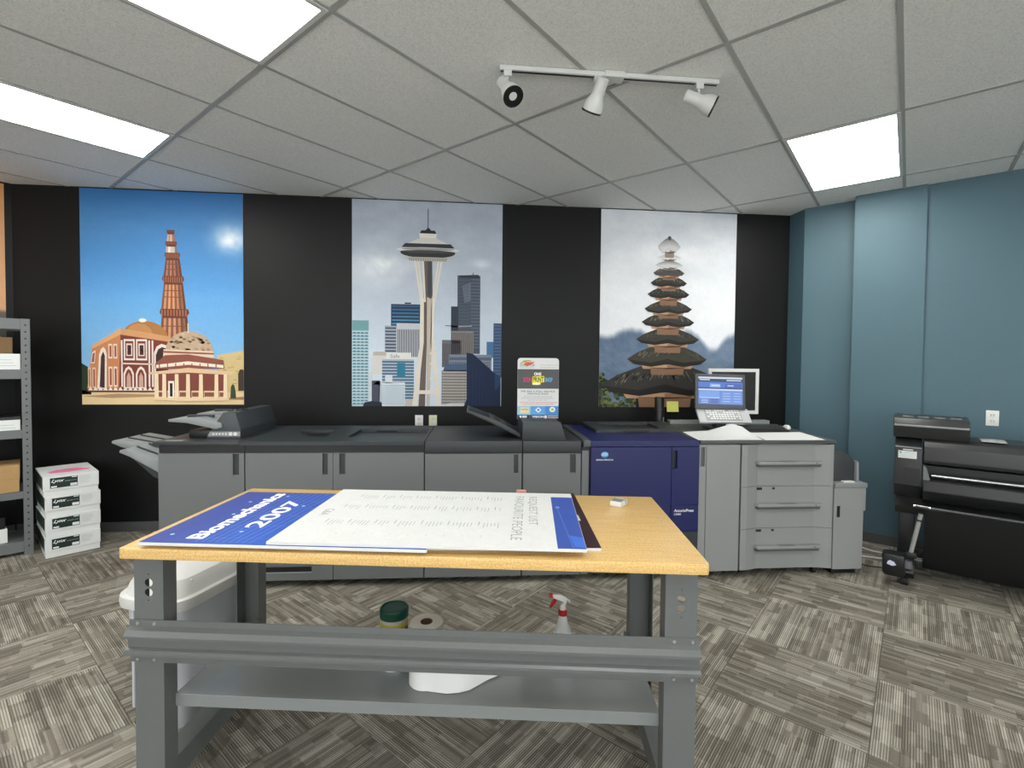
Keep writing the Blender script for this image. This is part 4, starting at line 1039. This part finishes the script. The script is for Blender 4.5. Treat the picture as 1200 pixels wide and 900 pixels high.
# operation panel
def opan():
    o = thing('operation_panel', 'tilted touch screen control panel with lit blue display and keypad', 'control panel', (2.085, 3.80, .968), R(-5))
    G().box(-.10, .10, -.02, .14, 0, .012, .004).build('base', M_pdark, o)
    G().prism([(.0, .012), (.10, .012), (.075, .30), (.045, .30)], -.03, .03, 'x').build('neck', M_pdark, o)
    mt_ = Matrix.Translation((-.01, 0, .30)) @ Matrix.Rotation(R(-7), 4, 'X') @ Matrix.Rotation(R(1.2), 4, 'Y')
    s_ = G().box(-.205, .205, .0, .032, -.135, .150, .008, mtx=mt_).build('screen_housing', mat('panel_charcoal', (72, 76, 80), .4), o)
    k = Ink(step=.0002)
    sx0, sx1, sz0, sz1 = -.180, .180, -.112, .125
    def Tm(a, b): return (sx0+(sx1-sx0)*a, sz1-(sz1-sz0)*b)
    k.T = Tm
    k.rect(0, 0, 1, 1, (96, 138, 214)); k.lay()
    k.rect(0, 0, 1, .06, (214, 224, 238)); k.rect(0, .06, 1, .17, (44, 62, 104)); k.rect(0, .17, 1, .36, (74, 118, 206)); k.rect(0, .36, 1, .41, (40, 60, 120)); k.rect(0, .41, 1, .46, (206, 220, 244)); k.rect(0, .93, 1, 1, (32, 44, 84)); k.lay()
    k.rect(.26, .23, .50, .36, (132, 172, 232)); k.rect(.60, .23, .98, .36, (60, 96, 182)); k.rect(.02, .48, .48, .70, (116, 160, 232)); k.rect(.52, .46, .98, .92, (104, 146, 222)); k.rect(.02, .74, .48, .92, (82, 122, 204)); k.rect(.02, .70, .48, .725, (196, 212, 240)); k.lay()
    for a in range(4):
        k.line(.55, .56+a*.09, .72, .56+a*.09, .014, (206, 222, 246)); k.line(.80, .56+a*.09, .95, .56+a*.09, .014, (190, 210, 242))
    for a in range(3): k.rect(.06, .77+a*.05, .22, .79+a*.05, (180, 204, 244)); k.rect(.28, .77+a*.05, .44, .79+a*.05, (44, 68, 130))
    k.line(.03, .10, .26, .10, .03, (230, 236, 246)); k.line(.64, .11, .97, .11, .035, (216, 226, 244)); k.line(.30, .29, .48, .29, .03, (222, 234, 250)); k.line(.66, .29, .80, .29, .03, (206, 222, 246))
    pr = k.build('display', s_, emit_ink()); pr.matrix_local = mt_ @ Matrix.Translation((0, -.0012, 0))
    # keypad deck
    mk = Matrix.Translation((0, -.005, .155)) @ Matrix.Rotation(R(-42), 4, 'X')
    kd = G().box(-.205, .215, .0, .02, -.118, .018, .006, mtx=mk).build('keypad_deck', mat('deck_light_grey', (176, 178, 178), .4), o)
    kp = G().box(-.145, .145, -.003, .001, -.100, .008, .002, mtx=mk).build('keypad_plate', mat('keypad_grey', (148, 151, 151), .4), o)
    for a in range(12):
        for b in range(5):
            if hsh(a, b) < .14: continue
            G().box(-.132+a*.0228, -.116+a*.0228, -.006, -.003, -.090+b*.0195, -.078+b*.0195, .001, 1, mtx=mk).build('key', M_white, kp, smooth=False)
    G().box(-.04, .04, -.0, .06, .01, .16).build('deck_post', M_pdark, o, smooth=False)
    return o
opan()
# white-bezel monitor
o = thing('monitor', 'white-bezelled computer monitor with dark screen behind the control panel', 'monitor', (2.325, 4.04, .968), R(-2))
fr_ = [(-.225, .10), (.225, .10), (.225, .492), (-.225, .492)]
G().holed(fr_, [[(-.197, .13), (.197, .13), (.197, .464), (-.197, .464)]], 0, .03, 'y').build('bezel', M_white, o, smooth=False)
G().box(-.198, .198, .006, .028, .129, .465).build('screen', mat('dark_screen', (18, 19, 20), .25), o, smooth=False)
G().box(-.03, .03, .025, .05, .0, .25, .004).build('stand', M_white, o)
G().box(-.11, .11, -.06, .08, 0, .010, .004).build('stand_foot', M_white, o)
# keyboard, mouse
o = thing('keyboard', 'black computer keyboard on the grey worktop', 'keyboard', (2.385, 3.725, .968), R(-8))
G().prism([(-.08, 0), (.08, 0), (.08, .034), (-.08, .012)], -.185, .185, 'x', .003).build('case', M_black, o)
km = G().box(-.0082, .0082, -.0082, .0082, -.002, .005, .001, 1).mesh('key', smooth=False); km.materials.append(mat('key_charcoal', (44, 46, 48), .5))
for a in range(16):
    for b in range(6): link('key', km, o, (-.160+a*.0214, -.056+b*.0226, .0180+b*.0031))
o = thing('computer_mouse', 'white computer mouse beside the keyboard', 'mouse', (2.672, 3.825, .968), R(-20))
L = []
for z, s_ in ((0, .98), (.008, 1.0), (.020, .86), (.029, .55), (.032, .2)): L.append([(.029*s_*math.cos(2*math.pi*q/20), .050*s_*math.sin(2*math.pi*q/20), z) for q in range(20)])
G().loft(L).build('shell', M_white, o)
G().box(-.003, .003, .012, .03, .024, .033, .001).build('scroll_wheel', M_pdark, o)
# loose sheets on the worktop
def sheet(label, P, lift, z0):
    """paper from four corners (front-left, front-right, back-right, back-left), lift(a,b) raises it"""
    n = 12; V = []; Fc = []
    for j in range(n+1):
        for i in range(n+1):
            a, b = i/n, j/n
            x = (P[0][0]*(1-a)+P[1][0]*a)*(1-b)+(P[3][0]*(1-a)+P[2][0]*a)*b; y = (P[0][1]*(1-a)+P[1][1]*a)*(1-b)+(P[3][1]*(1-a)+P[2][1]*a)*b
            V.append((x, y, z0+lift(a, b)))
    m_ = len(V); V += [(x, y, z+.0008) for x, y, z in V[:m_]]
    for j in range(n):
        for i in range(n):
            q = j*(n+1)+i; Fc += [(q, q+n+1, q+n+2, q+1), (q+m_, q+1+m_, q+n+2+m_, q+n+1+m_)]
    for i in range(n):
        for q, r_ in ((i, i+1), (n*(n+1)+i+1, n*(n+1)+i), ((i+1)*(n+1), i*(n+1)), (i*(n+1)+n, (i+1)*(n+1)+n)): Fc.append((q, r_, r_+m_, q+m_))
    o = G().add(V, Fc).build('paper_sheet', M_paper); return tag(o, label, 'paper', 'loose sheets on the worktop')
sheet('flat white paper sheet on the worktop next to the navy press', [(1.63, 3.262), (1.83, 3.258), (1.99, 3.74), (1.70, 3.665)], lambda a, b: 0, .9680)
sheet('white paper sheet curled up at its far corner, before the control panel', [(1.805, 3.262), (2.10, 3.252), (2.16, 3.62), (1.845, 3.64)], lambda a, b: .075*max(0, b-.1)**1.3*max(0, 1-abs(a-.75)*1.35), .9692)
sheet('flat white paper sheet on the worktop end before the keyboard', [(2.115, 3.250), (2.555, 3.235), (2.64, 3.62), (2.20, 3.60)], lambda a, b: 0, .9681)
# sign
o = thing('counter_sign', 'white shop sign card standing on the charcoal housing', 'sign', pw(.528, .215, 1.0925), PR)
hw, hh = .149, .437
G().prism([(-hw, 0), (hw, 0), (hw, hh-.02), (hw-.006, hh-.006), (hw-.02, hh), (-hw+.02, hh), (-hw+.006, hh-.006), (-hw, hh-.02)], 0, .004, 'y').build('card', M_foam, o, smooth=False)
G().prism([(.004, .30), (.004, .02), (.10, 0.0), (.104, 0.0)], -.03, .03, 'x').build('easel_strut', M_foam, o, smooth=False)
# sign print in zoomed pixel units: x 128..606, y 100..820
k = Ink(lambda x, y: (-hw+(x-128)/478*2*hw, hh-(y-100)/720*hh), step=.0002)
k.rect(129, 232, 605, 462, (86, 86, 88)); k.rect(129, 668, 605, 772, (96, 160, 214)); k.rect(129, 772, 605, 819, (70, 72, 78)); k.lay()
k.rect(129, 668, 282, 772, (150, 196, 226)); k.rect(450, 668, 605, 772, (76, 140, 204)); k.lay()
k.text('ONE', 318, 306, 84, 0, 0, -36, (250, 250, 250), bold=.03)
k.text('STOP', 194, 386, 90, 0, 0, -54, (214, 66, 120), bold=.03); k.text('SHOP', 444, 382, 88, 0, 0, -52, (112, 176, 222), bold=.03)
k.poly([(300, 316), (436, 312), (436, 386), (396, 388), (392, 416), (300, 418), (296, 380)], (240, 226, 74)); k.lay(); k.text('PRINT', 306, 384, 124, 0, 0, -62, (60, 60, 60), bold=.02); k.ell(346, 406, 40, 12, (244, 240, 220), 14); k.lay()
k.text('WE ARE A FULL SERVICE', 166, 504, 396, 0, 0, -20, (96, 98, 104), bold=.01); k.text('PRINTING SHOP', 246, 532, 240, 0, 0, -20, (96, 98, 104), bold=.01)
for y, a, b, c in ((556, 200, 530, (176, 178, 182)), (576, 176, 550, (176, 178, 182)), (598, 250, 470, (186, 180, 180)), (626, 160, 586, (204, 140, 132)), (646, 188, 548, (204, 150, 144)), (182, 388, 582, (180, 180, 182)), (212, 392, 574, (180, 180, 182))):
    x = a
    while x < b: x2 = x+12+30*hsh(x, y); k.line(x, y, min(x2, b), y, 7, c); x = x2+7
k.poly([(160, 160), (200, 128), (262, 124), (300, 140), (240, 140), (196, 154)], (150, 176, 120)); k.poly([(186, 176), (236, 146), (300, 150), (326, 136), (300, 172), (240, 196)], (222, 96, 64)); k.poly([(196, 156), (240, 138), (250, 150), (206, 176)], (236, 190, 70)); k.lay()
k.text('Source', 150, 200, 176, 0, 0, -44, (120, 122, 124), shear=.3); k.line(152, 214, 318, 214, 6, (190, 190, 190))
k.poly([(335, 714), (372, 682), (408, 714), (372, 748)], (240, 246, 250)); k.rect(162, 684, 262, 752, (226, 214, 172)); k.ell(535, 708, 34, 32, (226, 232, 214)); k.lay(); k.rect(170, 700, 254, 716, (222, 170, 76)); k.ell(372, 714, 16, 16, (96, 150, 206)); k.ell(535, 708, 16, 16, (150, 190, 150))
k.rect(146, 776, 262, 812, (36, 38, 42)); k.line(480, 784, 600, 784, 8, (214, 206, 206)); k.line(480, 804, 600, 804, 8, (214, 206, 206)); k.lay()
k.poly([(150, 784), (176, 780), (180, 800), (164, 808)], (244, 244, 244)); k.rect(186, 780, 240, 806, (214, 216, 218)); k.text('VISION', 300, 806, 136, 0, 0, -24, (244, 244, 244), bold=.03); k.ell(456, 796, 16, 20, (226, 226, 226))
k.build('print', o, loc=(0, -.0004, 0))
# ------------------------------------------------------------------ wide-format plotter along the blue wall (local x along the wall, y towards it)
ox_, oy_ = uvw(4.33, -.10)
pl = thing('plotter', 'black wide-format plotter printer on a stand against the blue wall', 'plotter', (ox_, oy_, 0), -R(45))
M_pl = mat('plotter_black', (24, 25, 26), .36, var=.1, scale=200)
M_pl2 = mat('plotter_charcoal_cover', (44, 45, 45), .38, var=.05, scale=200)
LN = 1.72
# end caps
for x0, x1, nm in ((0, .148, 'end_cap'), (LN-.22, LN, 'end_cap')):
    c = G().prism([(.03, .655), (.0, .68), (.0, .93), (.012, .945), (.12, .995), (.44, .995), (.44, .58), (.10, .58)], x0, x1, 'x', .006).build(nm, M_pl2, pl)
    G().box(x0+.004, x1-.004, -.0015, .006, .936, .943, .001).build('trim_line', M_lgrey, c, smooth=False)
    if x0 == 0:
        G().box(.020, .120, -.0025, .0, .864, .914, .001).build('spec_label', M_white, c, smooth=False)
        k = Ink(step=.0002); k.ell(.033, .902, .007, .007, (64, 170, 210), 14)
        k.line(.05, .902, .108, .902, .003, (150, 180, 200)); k.line(.034, .888, .110, .888, .002, (176, 190, 200)); k.line(.034, .876, .100, .876, .002, (176, 190, 200)); k.build('label_print', c, loc=(0, -.003, 0))
        G().box(.045, .100, -.002, .0, .9195, .927, .001).build('name_strip', M_white, c, smooth=False)
        G().box(.056, .140, -.002, .002, .69, .80, .002).build('ink_door', M_pl, c, smooth=False)
        G().box(.112, .136, -.003, .001, .700, .712).build('latch', M_pblack, c, smooth=False)
# main hood
hood = G().prism([(.005, .842), (-.002, .86), (.004, .95), (.030, .985), (.075, 1.005), (.30, 1.012), (.44, .98), (.44, .80), (.10, .82)], .156, LN-.228, 'x', .005).build('hood', M_pl2, pl)
G().box(.156, LN-.228, .09, .42, .56, .815).build('carriage_bay', M_pblack, pl, smooth=False)
pp = G().tube([(.20, .02, .760), (LN-.26, .02, .760)], .011, 12).build('paper_bar', M_silver, pl)
G().prism([(.03, .74), (-.02, .725), (-.035, .66), (-.01, .60), (.09, .56), (.09, .745)], .156, LN-.228, 'x', .006).build('output_apron', M_pl, pl)
G().prism([(.155, .70), (.20, .70), (.172, .81), (.155, .83)], -.004, .09, 'y').build('bay_cheek', M_pgrey, pl, smooth=False)
# ink pod at the rear corner
pod = G().prism([(.03, 1.052), (.02, 1.085), (.055, 1.135), (.30, 1.148), (.31, 1.0), (.05, 1.0)], -.012, .385, 'x', .008).build('ink_pod', M_pl2, pl)
G().box(-.008, .381, .0145, .030, 1.082, 1.094, .003).build('edge_trim', M_lgrey, pod)
for a in range(4): G().box(.035+a*.085, .095+a*.085, .12, .16, 1.136, 1.1455, .002).build('cartridge_tab', M_pgrey, pod, smooth=False)
G().box(.44, .56, .06, .20, 1.0105, 1.018, .003).build('hood_sticker', mat('pale_sticker', (170, 174, 172), .3), hood)
# chassis and stand
G().prism([(.10, .58), (.05, .52), (.06, .47), (.40, .47), (.44, .58)], .01, LN-.01, 'x', .005).build('lower_chassis', M_pl, pl)
for x0 in (.03, LN-.13):
    lg = G().box(x0, x0+.09, .16, .30, .13, .47, .006).build('stand_leg', M_pl, pl)
    G().prism([(-.07, .06), (-.09, .10), (-.06, .15), (.12, .165), (.36, .165), (.50, .11), (.50, .06)], x0-.005, x0+.095, 'x', .008).build('stand_foot', M_pl, lg)
    for y in (-.04, .45):
        G().tube([(x0+.025, y, .03), (x0+.065, y, .03)], .03, 16).build('caster', M_rubber, lg)
        G().box(x0+.03, x0+.06, y-.012, y+.012, .03, .062).build('caster_fork', M_black, lg, smooth=False)
G().box(.12, LN-.13, .20, .26, .13, .20, .004).build('cross_brace', M_pl, pl)
# foot cover with a pale tag
bg = G(); bg.loft([[(x, y, z) for x, y in rrect(.015, -.075+dy, .125*s_, .11*s_, .02)] for z, s_, dy in ((.07, .85, 0), (.09, 1.0, 0), (.20, 1.02, 0), (.215, .96, 0))]); fc = bg.build('foot_cover', M_pl, pl)
G().prism([(-.020, .150), (.010, .142), (.030, .152), (.018, .170), (-.004, .178), (-.016, .168)], -.136, -.1325, 'y').build('pale_tag', mat('lilac_tag', (206, 206, 230), .6), fc, smooth=False)
# media bin: silver front bar, its dimming painted dark past the tip, cloth sling, strut
br = G().tube([(.11, -.06, .555), (.16, -.075, .555), (LN-.26, -.075, .555)], .010, 10).build('bin_bar', mat('dimmed_bar_metal', (70, 72, 74), .35, metal=.5), pl)
V = []; n = 14
for i in range(n+1):
    t = i/n; y = -.075+.43*t; z = .548-.50*math.sin(t*math.pi*.62)**.8 if i else .548
    V.append((y, max(.035, z)))
cl = [(y, z) for y, z in V]+[(y+.004, z+.004) for y, z in V[::-1]]
G().prism(cl, .17, LN-.27, 'x').build('bin_cloth', mat('black_cloth', (8, 8, 9), .8, bump=.3), pl)
G().tube([(.112, -.0605, .555), (.20, -.0752, .555)], .0108, 10).build('lit_bar_end', M_silver, pl)
st_ = G().tube([(.150, -.09, .515), (.105, -.10, .245)], .013, 14).build('bin_strut', mat('grey_tube', (146, 146, 142), .35), pl)
G().tube([(.1435, -.0915, .476), (.1415, -.092, .464)], .0138, 14).build('strut_ring', M_pblack, st_)
G().tube([(.150, -.09, .515), (.1512, -.0899, .522)], .0085, 12).build('strut_plug', M_pblack, st_)
G().box(.08, .135, -.125, -.075, .215, .25, .006).build('strut_socket', M_black, st_)
G().tube([(.09, -.10, .14), (.09, -.10, .19)], .026, 14).build('lock_knob', mat('dim_metal', (96, 98, 100), .4), pl)
# cables on the carpet
def cable(name, label, pts, r, mt):
    P = [Vector(p) for p in pts]; out = []
    for i in range(len(P)-1):
        p0, p1, p2, p3 = P[max(i-1, 0)], P[i], P[i+1], P[min(i+2, len(P)-1)]
        for q in range(8):
            t = q/8; out.append(.5*((2*p1)+(-p0+p2)*t+(2*p0-5*p1+4*p2-p3)*t*t+(-p0+3*p1-3*p2+p3)*t**3))
    out.append(P[-1])
    return tag(G().tube(out, r, 8).build(name, mt), label, 'cable')
M_cw = mat('white_cable', (222, 222, 216), .4); M_cb = mat('black_cable', (26, 26, 26), .5)
def fl(u, v, z): x, y = uvw(u, v); return (x, y, z)
cable('power_cable', 'white cable running straight from the small feeder to the plotter', [fl(4.98, -.52, .006), fl(4.95, -.36, .006), fl(4.88, -.22, .006), fl(4.90, -.08, .006), fl(4.95, .12, .006)], .005, M_cw)
cable('power_cable', 'white cable bending on the carpet between the small feeder and plotter', [fl(4.74, -.44, .006), fl(4.70, -.32, .006), fl(4.72, -.22, .006), fl(4.77, -.12, .006), fl(4.86, -.06, .006), fl(4.89, .10, .006)], .005, M_cw)
cable('power_cable', 'thin black cable looping on the carpet by the small feeder', [fl(4.68, -.40, .005), fl(4.55, -.34, .005), fl(4.50, -.24, .005), fl(4.56, -.12, .005), fl(4.66, -.05, .005), fl(4.68, .08, .005)], .004, M_cb)
# ------------------------------------------------------------------ steel shelving at the slanted wall
rk_rz = R(39)
rk = thing('shelving_unit', 'grey perforated steel shelving unit beside the stacked paper boxes', 'shelving', (-3.268, 4.072, 0), rk_rz)
RW_, RD = 1.22, .38                      # runs to -x from its near end
M_rk = mat('shelving_grey', (104, 107, 107), .45, var=.06)
def rack_post(x, y, sx, sy):
    hs_ = [[(x+sx*.026-.004, z), (x+sx*.026+.004, z), (x+sx*.026+.006, z+.012), (x+sx*.026-.006, z+.012)] for z in [.06+i*.0508 for i in range(34)]]
    g = G(); g.holed([(min(x, x+sx*.052), 0), (max(x, x+sx*.052), 0), (max(x, x+sx*.052), 1.79), (min(x, x+sx*.052), 1.79)], hs_, y, y+sy*.002, 'y')
    g.box(min(x, x+sx*.002), max(x, x+sx*.002), min(y, y+sy*.042), max(y, y+sy*.042), 0, 1.79)
    p_ = g.build('upright', M_rk, rk, smooth=False)
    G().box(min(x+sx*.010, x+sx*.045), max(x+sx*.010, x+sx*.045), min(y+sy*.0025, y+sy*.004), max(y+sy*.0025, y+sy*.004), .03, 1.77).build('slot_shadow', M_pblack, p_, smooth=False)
rack_post(.0, 0, -1, 1); rack_post(-RW_, 0, 1, 1); rack_post(.0, RD, -1, -1); rack_post(-RW_, RD, 1, -1)
SH = [(1.710, 1.789), (1.338, 1.409), (.890, .954), (.433, .485), (.026, .104)]
for a, b in SH:
    g = G(); g.box(-RW_+.003, -.003, .005, RD-.005, b-.006, b-.002); g.box(-RW_+.053, -.053, .001, .005, a, b, .001); g.box(-RW_+.053, -.053, RD-.005, RD-.001, a, b, .001)
    for x in (-RW_+.003, -.007): g.box(x, x+.004, .05, RD-.05, a, b)
    g.build('shelf', M_rk, rk, smooth=False)
def rw(x, y, z):
    c_, s_ = math.cos(rk_rz), math.sin(rk_rz); return (-3.268+x*c_-y*s_, 4.072+x*s_+y*c_, z)
M_card = mat('brown_cardboard', (178, 142, 96), .85, var=.08)
M_wbox = mat('white_carton', (226, 228, 226), .7, var=.02)
def carton(name, label, x0, x1, y0, y1, z, h, mt, cat='box', lidh=.0, lines=0, rz=0.0):
    o = thing(name, label, cat, rw((x0+x1)/2, (y0+y1)/2, z), rk_rz+rz)
    w_, d = x1-x0, y1-y0
    G().box(-w_/2, w_/2, -d/2, d/2, 0, h, .002).build('carton', mt, o, smooth=False)
    if lidh: G().box(-w_/2-.003, w_/2+.003, -d/2-.003, d/2+.003, h-lidh, h+.003, .002).build('lid', mt, o, smooth=False)
    if lines:
        k = Ink(step=.0002)
        for q in range(lines): k.line(-w_/2+.03+.012*(q % 3), h*.25+q*h*.55/lines, w_/2-.02-.03*hsh(q, 2), h*.25+q*h*.55/lines, .004, (188, 190, 194))
        k.build('print', o, loc=(0, -d/2-.0005, 0))
    return o
carton('paper_box', 'white carton on the second shelf of the steel shelving', -.44, -.056, .010, .31, 1.4075, .118, M_wbox, lines=3)
carton('carton_box', 'brown carton tucked behind under the top shelf of the steel shelving', -.42, -.10, .325, .372, 1.4075, .25, M_card)
o = carton('paper_box', 'flat white carton on the middle shelf of the steel shelving', -.42, -.062, .012, .30, .9525, .078, M_wbox, lines=2)
o = carton('file_tray', 'flat black case on the white carton of the steel shelving', -.42, -.060, .014, .30, .9525+.0785, .022, M_black, 'case')
o = carton('cardboard_box', 'brown lidded cardboard box on the steel shelving', -.44, -.072, .03, .33, .4835, .20, M_card, lidh=.10)
o = carton('paper_box', 'small tilted white carton on the bottom shelf of the steel shelving', -.42, -.155, .03, .22, .1025, .105, M_wbox, rz=R(10))
o = carton('storage_case', 'black case on the small carton on the bottom shelf of the steel shelving', -.43, -.165, .04, .22, .1025+.1055, .085, M_black, 'case', rz=R(10))
# ------------------------------------------------------------------ stacked paper boxes
BR = R(43.5)
M_green = mat('dark_green_label', (22, 44, 38), .5)
def bw(x, y, z):
    c_, s_ = math.cos(BR), math.sin(BR); return (-3.088+x*c_-y*s_, 3.941+x*s_+y*c_, z)
LB_ = ['lowest', 'second from the bottom', 'third from the bottom', 'topmost, with pink tape']
lab = None
BH = .1525
for q in range(4):
    o = thing('paper_box', 'white green-labelled carton, %s of the stack beside the shelving' % LB_[q], 'box', bw(.16+.004*hsh(q, 1)-.006*(q == 3), .238+.006*hsh(q, 2), q*(BH+.0006)), BR+R((hsh(q, 7)-.5)*2.5), 'stacked paper cartons')
    if lab is None:
        w_, d = .314, .475
        ms = [('carton', G().box(-w_/2, w_/2, -d/2, d/2, 0, .10, .002), M_wbox), ('lid', G().box(-w_/2-.004, w_/2+.004, -d/2-.004, d/2+.004, .045, BH, .003), M_wbox),
              ('label_panel', G().box(-.122, .035, -d/2-.0052, -d/2-.0042, .062, .138), M_green), ('side_panel', G().box(-w_/2-.0052, -w_/2-.0042, -d/2+.01, d/2-.02, .052, .145), M_green)]
        lab = []
        for n_, g_, m_ in ms: me = g_.mesh(n_, smooth=False); me.materials.append(m_); lab.append((n_, me))
        k = Ink(step=.0002)
        k.text('Lynx', -.116, .098, .075, 0, 0, .030, (244, 244, 244), bold=.02, shear=.5)
        k.text('OPAQUE ULTRA', -.038, .103, .066, 0, 0, .008, (206, 212, 208)); k.rect(-.116, .066, -.084, .078, (236, 238, 236)); k.rect(-.008, .066, .032, .086, (232, 234, 232)); k.rect(.0, .128, .030, .136, (216, 222, 218))
        for a in range(6): k.line(.045, .13-a*.010, .10+.02*hsh(a, 3), .13-a*.010, .002, (176, 178, 178))
        po = k.build('lettering', o, loc=(0, -d/2-.0056, 0)); lab.append(('lettering', po.data)); first = po
    for n_, me in lab:
        if n_ == 'lettering':
            if q: link('lettering', me, o, (0, -d/2-.0056, 0))
        else: link(n_, me, o)
    if q == 3:
        k = Ink(plane='xy', step=.0002)
        k.poly([(-.10, -.11), (.0, -.125), (.12, -.10), (.135, -.06), (.06, .03), (-.06, .02), (-.12, -.05)], (246, 128, 176)); k.lay(); k.rect(-.02, .0, .04, .012, (196, 60, 110))
        k.build('pink_tape', o, loc=(0, 0, BH+.0004))
